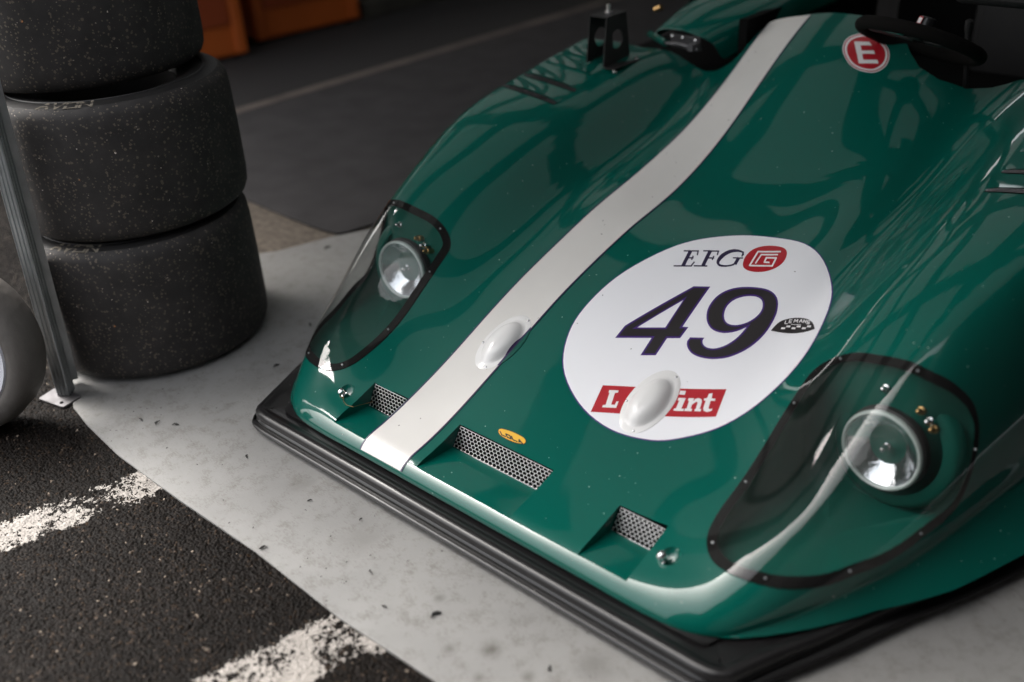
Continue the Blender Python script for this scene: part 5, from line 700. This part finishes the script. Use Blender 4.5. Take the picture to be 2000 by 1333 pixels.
# ---- louvres on both fenders
def vent(sx,y0,x0,x1,with_slot=True):
    """recess-like black slot with bars, and a raised hood behind"""
    nx=14; h=MB(); V=[]; ny=6
    for j in range(ny):
        for i in range(nx):
            u=i/(nx-1); v_=j/(ny-1); x=(x0+(x1-x0)*u)*sx; y=y0+.012+.062*v_+.02*(u-.5)**2
            s=(math.sin(math.pi*min(1,max(0,u)))**.45)*(1-v_)**1.0*(.35+.65*(1-v_)); w,n=onbody(x,y,.0); V.append(w+n*((.0055 if sx<0 else .003)*s+.0004))
    F=[(j*nx+i,j*nx+i+1,(j+1)*nx+i+1,(j+1)*nx+i) for j in range(ny-1) for i in range(nx-1)]
    if sx<0: F=[f[::-1] for f in F]
    k=len(V)
    for i in range(nx):
        u=i/(nx-1); w,n=onbody((x0+(x1-x0)*u)*sx,y0+.014+.02*(u-.5)**2,0.0); V.append(w+n*.0003)
    F+=[(k+i,k+i+1,i+1,i) if sx>0 else (i,i+1,k+i+1,k+i) for i in range(nx-1)]
    h.add(V,F); ho=P(h.build('vent_hood',GREEN,sharp=50))
    if with_slot:
        s=MB(); V=[]
        for j in range(2):
            for i in range(nx):
                u=i/(nx-1); tp=.55+.45*math.sin(math.pi*u)**.5; w,n=onbody((x0+(x1-x0)*u)*sx,y0+.02*(u-.5)**2+.014*tp*(1 if j else -1),.0007); V.append(w)
        F=[(i,i+1,nx+i+1,nx+i) for i in range(nx-1)]; 
        if sx<0:F=[f[::-1] for f in F]
        s.add(V,F); so=s.build('vent_slot',DARKIN,ho)
        for k in range(3):
            pts=[]
            for i in range(nx):
                u=i/(nx-1); tp=.55+.45*math.sin(math.pi*u)**.5; w,n=onbody((x0+(x1-x0)*u)*sx,y0+.02*(u-.5)**2+(-.0075+.0072*k)*tp,.0016); pts.append(w)
            b=MB(); b.tube(pts,.0007,5); b.build('vent_bar',PLATE,ho)
for sx in (-1,1):
    for i,y in enumerate((1.165,1.265,1.36,1.45)): vent(sx,y,.645,.86,i<2)
# ---- splitter
SP=catmull(np.array([(0,0,0,0),(.35,0,0,0),(.60,0,0,0),(.665,.001,0,0),(.69,.008,0,0),(.697,.022,0,0),(.732,.105,0,0),(.782,.21,0,0),(.850,.37,0,0),(.925,.53,0,0),(.99,.72,0,0),(1.04,1.1,0,0),(1.05,1.9,0,0)],float),8)[:,:2]
SP=np.vstack([SP[:0:-1]*[-1,1],SP]); tg=np.gradient(SP,axis=0); tg/=np.hypot(*tg.T)[:,None]; so=np.stack([tg[:,1],-tg[:,0]],1)
def sweep(name,prof,m,ymax=9):
    V=[];k=len(prof); sel=SP[:,1]<ymax; SP_=SP[sel]; so_=so[sel]
    for p,n in zip(SP_,so_):
        tp=1 if ymax>5 else float(np.clip((ymax-p[1])/(ymax-.08),.05,1))
        for o_,z in prof: V.append((*(p+n*(o_ if o_<0 else o_*(.3+.7*tp))),.036+(z-.036)*tp if ymax<5 else z))
    F=[(i*k+j,(i+1)*k+j,(i+1)*k+j+1,i*k+j+1) for i in range(len(SP_)-1) for j in range(k-1)]
    F+=[tuple(range(k)),tuple((len(SP_)-1)*k+j for j in range(k))[::-1]]
    o=MB(); o.add(V,F); return P(o.build(name,m,sharp=40))
sweep('splitter_plate',[(-.10,.024),(.044,.024),(.047,.026),(.048,.030),(.046,.0335),(.043,.035),(-.10,.035)],GLOSSBLK)
sweep('splitter_lip',[(-.05,.036),(.030,.036),(.0335,.038),(.0345,.043),(.032,.046),(.0305,.0475),(.0315,.050),(.033,.053),(.0325,.060),(.029,.0655),(.023,.0685),(.016,.0695),(.010,.068),(.003,.0635),(-.006,.061),(-.06,.060)],GLOSSBLK,.9)
ub=MB(); k=len(SP); ub.add([(x*.93,y+.02,.066) for x,y in SP],[tuple(range(k))]); P(ub.build('floor_panel',GLOSSBLK,smooth=False))
# ---- front wheels hidden in the arches, seen when stepping aside
# ---- cockpit and rear body
tub=MB(); tub.box((.30,2.35,.42),(1.15,1.2,.10)); tub.box((-.37,2.3,.56),(.03,1.0,.36)); tub.box((.92,2.3,.5),(.03,1.1,.4)); tub.box((.3,2.9,.6),(1.2,.05,.5)); P(tub.build('cockpit_tub',DARKIN,smooth=False))
bay=MB(); bay.box((-.70,2.02,.50),(.50,.80,.08)); bay.box((-.70,2.4,.5),(.50,.04,.4)); P(bay.build('side_bay',DARKIN,smooth=False))
seat=MB(); seat.box((.32,2.6,.62),(.45,.12,.45)); P(seat.build('seat',MATTBLK,smooth=False,bevel=.04))
def grid_sheet(name,rows,m,th=.004,parent=None,sub=True):
    nr=len(rows);nc=len(rows[0]); o=MB(); o.add([p for r in rows for p in r],[(j*nc+i,j*nc+i+1,(j+1)*nc+i+1,(j+1)*nc+i) for j in range(nr-1) for i in range(nc-1)]); b=o.build(name,m,parent,sharp=180)
    if sub: s=b.modifiers.new('s','SUBSURF'); s.levels=s.render_levels=3
    s=b.modifiers.new('t','SOLIDIFY'); s.thickness=th; s.offset=-1
    return b
rows=[[(-.675,1.742,.66),(-.676,1.745,.690),(-.60,1.742,.700),(-.545,1.736,.698),(-.475,1.74,.682),(-.448,1.77,.655),(-.44,1.80,.60)],
      [(-.675,1.76,.66),(-.676,1.762,.701),(-.60,1.757,.712),(-.545,1.752,.710),(-.475,1.752,.694),(-.445,1.78,.662),(-.43,1.82,.60)],
      [(-.69,1.9,.67),(-.69,1.9,.74),(-.60,1.9,.765),(-.52,1.9,.765),(-.42,1.9,.752),(-.36,1.92,.735),(-.355,1.94,.66)],
      [(-.70,2.15,.67),(-.70,2.15,.77),(-.60,2.15,.80),(-.50,2.15,.81),(-.40,2.15,.80),(-.33,2.15,.785),(-.325,2.15,.70)],
      [(-.70,2.5,.67),(-.70,2.5,.78),(-.60,2.5,.82),(-.50,2.5,.83),(-.42,2.5,.81),(-.36,2.5,.77),(-.33,2.5,.68)]]
P(grid_sheet('side_pod',rows,GREEN))
sl=MB(); sl.tube([(-.82,1.92,.62),(-.70,1.76,.665),(-.60,1.70,.66)],.012,8); P(sl.build('body_flange',GREEN))
pl=MB(); M=frame((-.505,1.635,.672),(0.05,-1,.25),(1,.0,0)); pl.box((-.54,1.728,.664),(.115,.004,.048),Matrix.Rotation(.25,3,'X')); plo=P(pl.build('riveted_plate',PLATE,smooth=False,bevel=.001))
for x,z in ((-.59,.684),(-.55,.683),(-.50,.680),(-.50,.655)):
    s=MB(); s.lathe([(0,.003),(.003,.002),(.004,0)],frame((x,1.723,z-.004),(0,-1,.25)),10); s.build('rivet',CHROME,plo)
cl=MB(); cl.tube([(-.60,1.70,.660),(-.55,1.70,.663),(-.50,1.695,.660),(-.475,1.70,.652)],.006,8); cl.box((-.49,1.70,.662),(.02,.05,.02)); P(cl.build('hinge_arm',PLATE))
bo=MB(); bo.tube([(-.70,1.78,.745),(-.675,1.78,.755)],.011,10); P(bo.build('brass_fitting',BRASS))
# bracket on the fender
br=empty('bracket_frame',(0,0,0),None,None); 
for k_ in list(br.keys()): del br[k_]
bpy.data.objects.remove(br)
by=1.475
bb=MB()
def holed_plate(m,x,ya,yb,zb,zt,ta,tb,th=.003,hole=(.0,.0),r=.022,N=24):
    """trapezoid plate in the plane x=const with a round hole; bottom from ya..yb, top from ta..tb"""
    cy,cz=hole; V=[];sq=[]
    def bound(a):
        dy,dz=math.cos(a),math.sin(a); best=9
        C4=[(ya,zb),(yb,zb),(tb,zt),(ta,zt)]
        for i in range(4):
            (y1,z1),(y2,z2)=C4[i],C4[(i+1)%4]; ex,ez=y2-y1,z2-z1; det=dy*(-ez)+ex*dz
            if abs(det)<1e-9: continue
            t=((y1-cy)*(-ez)+ex*(z1-cz))/det; s=(dy*(z1-cz)-dz*(y1-cy))/det
            if t>0 and -1e-6<=s<=1+1e-6: best=min(best,t)
        return (cy+dy*best,cz+dz*best)
    ang=sorted([2*math.pi*k/N for k in range(N)]+[math.atan2(z-cz,y-cy)%(2*math.pi) for y,z in((ya,zb),(yb,zb),(tb,zt),(ta,zt))]); n=len(ang)
    for dx in (-th/2,th/2):
        V+=[(x+dx,cy+r*math.cos(a),cz+r*math.sin(a)) for a in ang]+[(x+dx,*bound(a)) for a in ang]
    F=[]
    for i in range(n):
        j=(i+1)%n; F+=[(i,j,n+j,n+i),(2*n+i,3*n+i,3*n+j,2*n+j),(i,2*n+i,2*n+j,j),(n+i,n+j,3*n+j,3*n+i)]
    m.add(V,F)
zb=hval(-.65,1.47)+.001
holed_plate(bb,-.722,1.425,1.57,hval(-.72,1.5)-.004,.785,1.445,1.55,hole=(1.50,.71),r=.030)
holed_plate(bb,-.655,1.425,1.57,hval(-.655,1.5)-.004,.785,1.445,1.55,hole=(1.50,.71),r=.030)
bb.box((-.6885,1.4975,.7865),(.070,.105,.003)); bb.box((-.632,1.4975,hval(-.632,1.5)+.003),(.045,.145,.003)); 
bro=P(bb.build('mirror_bracket',MATTBLK,smooth=False))
s=MB(); s.tube([(-.688,1.50,.787),(-.688,1.50,.815)],.007,10); s.tube([(-.688,1.50,.787),(-.688,1.50,.794)],.012,6); s.build('bolt',STEEL,bro)
for x,y in ((-.622,1.445),(-.622,1.56),(-.745,1.50)):
    s=MB(); w,n=onbody(x,y); s.lathe([(0,.007),(.005,.007),(.006,.004),(.0075,.003),(.0075,0)],frame(w,n),10); s.build('bolt',CHROME,bro)
# steering wheel, stalk and mirror: things of the car
swm=MB(); cS=Vector((.245,1.70,.765)); nS=Vector((.10,.42,.90)).normalized(); M=frame(cS,nS,(1,0,0)); Rr=.165
pts=[]
for a in np.linspace(0,2*math.pi,49)[:-1]:
    r=Rr*(1-.10*max(0,math.cos(a-math.pi/2))**6); pts.append(M@Vector((r*math.cos(a),r*math.sin(a),0)))
N=14;V=[]
for i,p in enumerate(pts):
    t_=(pts[(i+1)%48]-pts[i-1]).normalized(); a_=nS; b_=t_.cross(a_).normalized()
    V+=[p+(a_*math.cos(2*math.pi*k/N)+b_*math.sin(2*math.pi*k/N))*.0185 for k in range(N)]
swm.add(V,[(i*N+k,i*N+(k+1)%N,((i+1)%48)*N+(k+1)%N,((i+1)%48)*N+k) for i in range(48) for k in range(N)])
swo=P(swm.build('steering_wheel',mat('suede',(.006,.0055,.005),rough=.95,spec=.12,bump=(300,.5,.001))))
sp=MB()
for a in (math.radians(-10),math.radians(190),math.radians(270)):
    d_2=Vector((math.cos(a),math.sin(a),0)); sp.add([M@(d_2*.02+Vector((-d_2.y,d_2.x,0))*.016),M@(d_2*.02-Vector((-d_2.y,d_2.x,0))*.016),M@(d_2*.155-Vector((-d_2.y,d_2.x,0))*.011),M@(d_2*.155+Vector((-d_2.y,d_2.x,0))*.011)],[(0,1,2,3)])
spo=sp.build('spoke',MATTBLK,swo,smooth=False); sm=spo.modifiers.new('t','SOLIDIFY'); sm.thickness=.004
hb=MB(); hb.lathe([(.040,.0),(.040,.008),(.030,.010),(.030,.022),(.034,.024),(.034,.030),(.026,.034),(.024,.060),(.020,.064),(0,.064)],M,28); hbo=hb.build('hub',GLOSSBLK,swo)
for a in range(6):
    s=MB(); q=M@Vector((.034*math.cos(a),.034*math.sin(a),.008)); s.lathe([(0,.005),(.004,.004),(.005,0)],frame(q,nS),8); s.build('bolt',BRASS,hbo)
lb=MB(); q=M@Vector((-.012,-.0235,.048)); 
Ml=frame(q,(M.to_3x3()@Vector((-.45,-.9,0))),None); lb.add([Ml@Vector((x,y,.0014)) for x,y in((-.008,-.012),(.008,-.012),(.008,.012),(-.008,.012))],[(0,1,2,3)]); l1=lb.build('hub_label',RED,hbo,smooth=False)
lb=MB(); lb.add([Ml@Vector((x,y,.0020)) for x,y in((-.0065,-.006),(.0065,-.006),(.0065,.009),(-.0065,.009))],[(0,1,2,3)]); lb.build('label_patch',PRINTW,l1,smooth=False)
stk=MB(); stk.tube([(.34,1.86,.58),(.318,1.86,.76)],.0075,10); stk.tube([(.318,1.86,.76),(.317,1.86,.775),(.3165,1.86,.795),(.316,1.86,.80)],[.0075,.011,.011,.004],12); P(stk.build('gear_lever',MATTBLK))
mi=MB(); mi.box((.42,1.80,.90),(.26,.05,.09)); mio=P(mi.build('rear_view_mirror',MATTBLK,bevel=.02)); ms=MB(); ms.tube([(.50,1.80,.86),(.53,1.84,.66)],.008,8); ms.build('mirror_stalk',MATTBLK,mio)
# ---------------------------------------------------------------- stacked tyres
TYRE=mat('tyre_rubber',(.024,.021,.020),rough=.7,bump=(420,.8,.0009),noise=(18,.35,8)); specks(TYRE,170,.8,(.10,.08,.062)); specks(TYRE,95,.22,(.24,.20,.17)); specks(TYRE,55,.10,(.75,.64,.58)); specks(TYRE,17,.07,(.5,.2,.07))
WALL=mat('tyre_sidewall',(.020,.019,.019),rough=.5)
LETT=mat('sidewall_print',(.20,.175,.14),rough=.6)
def tyre(c,z0,label,ang,R=.33,Hh=.42,printm=LETT,tilt=(0,0)):
    root=empty('racing_tyre',(c[0],c[1],z0),label,'tyre','slick tyres in the stack'); root.rotation_euler=(tilt[0],tilt[1],0)
    prof=[(.185,.035),(.20,.018),(.245,.006),(.28,.004),(.303,.008),(.316,.018),(.3235,.035),(.3265,.07),(.328,Hh/2)]
    full=[(r*R/.327,z) for r,z in prof]+[(r*R/.327,Hh-z) for r,z in prof[::-1][1:]]
    tr=[p for p in full if p[0]>.297*R/.327]; 
    m=MB(); m.lathe(tr,Matrix(),96); o=m.build('tread',TYRE,root,sharp=60)
    for side in (0,1):
        sw=[(r*R/.327,z if not side else Hh-z) for r,z in prof[:5]]; sw=[(.300*R/.327,.010 if not side else Hh-.010)] if False else sw
        m=MB(); m.lathe(sw,Matrix(),96); s=m.build('sidewall',WALL,root,sharp=60)
        if side:
            m=MB(); m.lathe([(.262,Hh-.0035),(.264,Hh-.0015),(.268,Hh-.0015),(.270,Hh-.0035)],Matrix(),96); m.build('bead_ring',WALL,s)
    m=MB(); m.lathe([(.185,.035),(.182,.10),(.182,Hh-.10),(.185,Hh-.035)],Matrix(),64); m.build('inner_liner',WALL,root)
    # letters curved on the upper sidewall shoulder
    def letter(ch,a0,wd):
        G={'A':[[(0,0),(.5,1),(1,0)],[(.2,.35),(.8,.35)]],'V':[[(0,1),(.5,0),(1,1)]],'O':[[(0,0),(0,1),(1,1),(1,0),(0,0)]],'N':[[(0,0),(0,1),(1,0),(1,1)]]}
        m=MB()
        for l in G[ch]:
            for (u1,v1),(u2,v2) in zip(l[:-1],l[1:]):
                q=[]
                for u,v_ in ((u1,v1),(u2,v2)):
                    th=a0+wd*u; r=(.302-.032*v_)*R/.327; q.append(Vector((r*math.cos(th),r*math.sin(th),Hh-.0030-max(0,(r-.28))*.17)))
                d=(q[1]-q[0]).normalized()*.0035; n=Vector((-d.y,d.x,0)); m.add([q[0]+n-d,q[1]+n+d,q[1]-n+d,q[0]-n-d],[(3,2,1,0)])
        o=m.build('letter',printm,root,smooth=False)
    for k,ch in enumerate('AVON'): letter(ch,ang+k*.125,.095)
    return root
tyre((-1.415,.125),.006,'bottom slick tyre of the stack standing on the grey sheet',math.radians(-75))
tyre((-1.425,.15),.006+.422,'middle slick tyre of the stack',math.radians(-62),Hh=.385)
tyre((-1.545,.17),.006+.809,'top slick tyre of the stack, cut by the picture edge',math.radians(-62))
# ---------------------------------------------------------------- awning leg
leg=empty('support_pole',(-1.30,-.265,0),'aluminium support pole with a bolted foot plate beside the tyres','pole')
def prm(m,prof,z0,z1,c=(0,0),rot=0,shift=(0,0)):
    n=len(prof); V=[]
    for z in (z0,z1):
        t_=(z-z0)/(z1-z0)
        for x,y in prof: V.append((c[0]+shift[0]*t_+x*math.cos(rot)-y*math.sin(rot),c[1]+shift[1]*t_+x*math.sin(rot)+y*math.cos(rot),z))
    m.add(V,[(i,(i+1)%n,n+(i+1)%n,n+i) for i in range(n)]+[tuple(range(n,2*n)),tuple(range(n))[::-1]])
gro=[]
w2=.021
for sx_,sy_,hz in ((-1,-1,1),(1,-1,0),(1,1,1),(-1,1,0)): pass
def grooved(w,n=3,d=.0025):
    P_=[]
    for side in range(4):
        a=side*math.pi/2; 
        for i in range(n):
            for u,dep in ((-.9+1.8*i/n+.06,0),(-.9+1.8*i/n+.12,d),(-.9+1.8*(i+1)/n-.12,d),(-.9+1.8*(i+1)/n-.06,0)):
                x,y=u*w,-w+dep; P_.append((x*math.cos(a)-y*math.sin(a),x*math.sin(a)+y*math.cos(a)))
    return P_
m=MB(); prm(m,grooved(.019),.012,2.42,(-1.303,-.262),math.radians(35),(.05,.10)); o=m.build('post',ALU,None,smooth=False); o.parent=leg; o.matrix_parent_inverse=Matrix.Translation((1.30,.265,0))
m=MB(); prm(m,[(-.003,-.03),(.003,-.03),(.003,.03),(-.003,.03)],.02,2.42,(-1.345,-.235),math.radians(-20),(.05,.10)); o=m.build('side_rail',ALU,None,smooth=False); o.parent=leg; o.matrix_parent_inverse=Matrix.Translation((1.30,.265,0))
m=MB(); prm(m,round_poly([(-.055,-.03),(.05,-.035),(.055,.03),(-.055,.03)],.008),.004,.011,(-1.295,-.285),math.radians(15)); fp=m.build('foot_plate',PLATE,None,smooth=False); fp.parent=leg; fp.matrix_parent_inverse=Matrix.Translation((1.30,.265,0))
m=MB(); m.lathe([(0,.0135),(.005,.013),(.0055,.011)],Matrix.Translation((-1.262,-.297,0)),10); m.build('bolt',DARKIN,fp)
# ---------------------------------------------------------------- pale wheel at the left edge
wr=empty('covered_wheel',(-1.345,-.52,0),'pale grey covered wheel with a white rim at the left edge','wheel')
GREYC=mat('grey_cover',(.13,.118,.108),rough=.55,bump=(9,.6,.02),noise=(5,.2,5)); WRIM=mat('white_rim',(.62,.63,.68),rough=.4)
ax=Vector((.6,-.75,.10)).normalized(); M=frame((0,0,.252),ax)
m=MB(); m.lathe([(.182,.016),(.190,.026),(.205,.030),(.228,.024),(.243,.006),(.250,-.03),(.246,-.075),(.225,-.105),(.18,-.112),(.14,-.10)],M,84); m.build('cover',GREYC,wr,sharp=180)
m=MB(); m.lathe([(.190,.020),(.184,.028),(.174,.024),(.168,.004),(.150,-.020),(.09,-.030),(.085,-.022),(.04,-.018),(0,-.018)],M,56); rm=m.build('rim',WRIM,wr)
for k in range(5):
    a_=2*math.pi*k/5+.3; s=MB(); s.box((0,0,0),(.030,.11,.014)); q=[]
    s=MB(); s.tube([M@Vector((.03*math.cos(a_),.03*math.sin(a_),-.012)),M@Vector((.166*math.cos(a_),.166*math.sin(a_),.002))],[.016,.011],8); s.build('spoke',WRIM,rm)
# ---------------------------------------------------------------- background: orange crates, kerb
OR=mat('orange_plastic',(.40,.085,.012),rough=.5,noise=(3,.12,3)); ORD=mat('orange_plastic_dark',(.26,.045,.010),rough=.55)
GREYL=mat('grey_label',(.30,.28,.25),rough=.6)
def cabinet(name,loc,rot,dx,dy,dz,label,m,knob=True,lab=True):
    root=empty(name,loc,label,'cabinet','orange cabinets behind the carpet'); root.rotation_euler=(0,0,rot)
    b=MB(); b.box((0,0,dz/2+.03),(dx,dy,dz)); b.build('cabinet_body',m,root,smooth=False,bevel=.02)
    for x in (-dx/2+.035,dx/2-.035):
        for y in (-dy/2,):
            c=MB(); c.box((x,y-.012,dz/2+.03),(.07,.03,dz*.98)); c.build('corner_post',m,root,smooth=False,bevel=.012)
    for z in (.34,.62):
        d=MB(); d.box((0,-dy/2-.006,z),(dx-.16,.02,.24)); dr=d.build('drawer',ORD,root,smooth=False,bevel=.008)
    for x in (-dx/2+.06,dx/2-.06):
        for y in (-dy/2+.06,dy/2-.06):
            f_2=MB(); f_2.tube([(x,y,0),(x,y,.05)],.02,10); f_2.build('foot',DARKIN,root)
    if lab: l=MB(); l.box((-.06,-dy/2-.02,.30),(.20,.004,.03)); l.build('label_strip',GREYL,root,smooth=False)
    if knob: l=MB(); l.tube([(.10,-dy/2,.50),(.10,-dy/2-.04,.50)],.045,14); l.build('knob',DARKIN,root)
# front faces look toward the car (+x)
cabinet('orange_cabinet',(-4.50,2.08,0),math.radians(77),.74,.5,1.0,'orange cabinet with a black knob, nearer the tyres',OR)
cabinet('orange_cabinet',(-4.58,3.02,0),math.radians(84),.80,.5,1.0,'orange cabinet, farther from the tyres',OR,knob=False,lab=False)
KERB=mat('grey_kerb',(.05,.046,.038),rough=.85,noise=(6,.3,5))
m=MB(); m.box((-4.75,4.35,.06),(.9,1.75,.12)); kb=m.build('pale_kerb_stone',KERB,smooth=False,bevel=.02); tag(kb,kind='structure')
m=MB(); m.lathe([(0,0),(.09,0),(.11,.02),(.11,.16),(.095,.19),(0,.19)],Matrix(),24); o=m.build('paint_tin',WRIM); o.location=(-4.42,3.95,.12); tag(o,'small pale tub at the top edge behind the orange cabinets','tub')
# ---------------------------------------------------------------- awning over the car
FAB=mat('awning_fabric',(.30,.31,.30),rough=.8); 
t=FAB.node_tree; b_=t.nodes['Principled BSDF']; trl=nd(FAB,'ShaderNodeBsdfTranslucent'); trl.inputs[0].default_value=(.42,.43,.42,1); mx_=nd(FAB,'ShaderNodeMixShader'); mx_.inputs[0].default_value=.11; t.links.new(b_.outputs[0],mx_.inputs[1]); t.links.new(trl.outputs[0],mx_.inputs[2]); t.links.new(mx_.outputs[0],t.nodes['Material Output'].inputs[0])
SHADE=mat('dark_shade_sheet',(.03,.03,.032),rough=.8)
DFAB=mat('dark_side_fabric',(.028,.028,.03),rough=.85)
aw=empty('awning',(0,2,0),'large fabric awning spread over the racing car','awning')
def A(o): o.parent=aw; o.matrix_parent_inverse=Matrix.Translation((0,-2,0)); return o
X0,X1,Y0,Y1=-5.0,1.44,-2.6,6.5
V=[];F=[];nx,ny=96,60
xs_=np.linspace(X0,X1,nx+1)
def yedge(x): return .15 if x<-2.3 else max(-.60,-.22+.63*(x+.4))
for j in range(ny+1):
    for i in range(nx+1):
        x=xs_[i]; ye=yedge(x); y=ye+(Y1-ye)*j/ny; u=(x-X0)/(X1-X0); V.append((x,y,2.42+.28*math.sin(math.pi*u)+.10*math.sin(math.pi*j/ny)))
F=[(j*(nx+1)+i,j*(nx+1)+i+1,(j+1)*(nx+1)+i+1,(j+1)*(nx+1)+i) for j in range(ny) for i in range(nx)]
SKYL=mat('clear_roof_panel',(.6,.6,.6),rough=.5); t=SKYL.node_tree; tl_=nd(SKYL,'ShaderNodeBsdfTranslucent'); tl_.inputs[0].default_value=(.9,.92,.95,1); m_x=nd(SKYL,'ShaderNodeMixShader'); m_x.inputs[0].default_value=.85; t.links.new(t.nodes['Principled BSDF'].outputs[0],m_x.inputs[1]); t.links.new(tl_.outputs[0],m_x.inputs[2]); t.links.new(m_x.outputs[0],t.nodes['Material Output'].inputs[0])
BAND=mat('dark_reflection_band',(.11,.115,.115),rough=.8)  # dark bands added to the roof to layer the reflections on the hood
cxs=lambda f: X0+(X1-X0)*((f[0]%(nx+1))+.5)/nx
cys=lambda f: V[f[0]][1]
def kind_(f):
    x,y=cxs(f),cys(f)
    if -.35<x<.02 or -1.75<x<-1.35 or -3.0<x<-2.7 or -4.3<x<-3.9 or (2.2<y<2.6) or (4.3<y<4.8): return 1
    return 0
for k_,(nm,mm_) in enumerate((('roof_fabric',FAB),('reflection_band',BAND))):
    m=MB(); m.add(V,[f for f in F if kind_(f)==k_]); A(m.build(nm,mm_,sharp=180))

def sidewall(name,a,b,z0,z1,m,n=40,amp=.02):
    V=[];a=np.array(a);b=np.array(b); d=(b-a)/np.hypot(*(b-a)); nn=np.array([-d[1],d[0]])
    for i in range(n+1):
        p=a+(b-a)*i/n+nn*amp*math.sin(i*1.1)
        V+=[(*p,z0),(*(p+nn*amp*.5),z1)]
    o=MB(); o.add(V,[(2*i,2*i+2,2*i+3,2*i+1) for i in range(n)]); return A(o.build(name,m,sharp=180))
sidewall('shade_curtain',(.25,-1.9),(X1,-2.1),.02,2.45,DFAB)  # unseen wall behind the camera, added to cut front light on the right
sidewall('shade_curtain',(X1-.02,-2.6),(X1-.02,1.4),.02,2.45,DFAB)  # unseen wall added close by to keep the car's right side dark
sidewall('shade_curtain',(X1,1.4),(X1,Y1),.02,2.45,DFAB)  # rearward run of the added light-blocking wall, out of view
m=MB(); m.add([(.55,-2.62,2.46),(X1,-2.62,2.46),(X1,.62,2.50),(.62,.30,2.50)],[(0,1,2,3)]); A(m.build('shade_sheet',SHADE,smooth=False))  # unseen dark sheet overhead, added to shade the right flank and floor
sidewall('rear_curtain',(X0,Y1),(X1,Y1),.02,2.5,DFAB)
sidewall('shade_curtain',(X0,.9),(X0,Y1),.02,2.45,DFAB)  # unseen wall added to stop sky light spilling in from the left
fr=MB()
for x in (X0,):
    fr_=MB(); fr_.tube([(x,Y0+.02,2.38),(x,Y1,2.38)],.045,8); A(fr_.build('roof_tube',MATTBLK))
for y in (4.1,6.4):
    fr_=MB(); fr_.tube([(X0,y,2.41),(X1,y,2.37)],.045,8); A(fr_.build('roof_tube',MATTBLK))
for x,y in ((X1,3.8),(X0,3.8)):
    fr_=MB(); fr_.tube([(x,y,0),(x,y,2.42)],.03,10); A(fr_.build('awning_post',ALU))
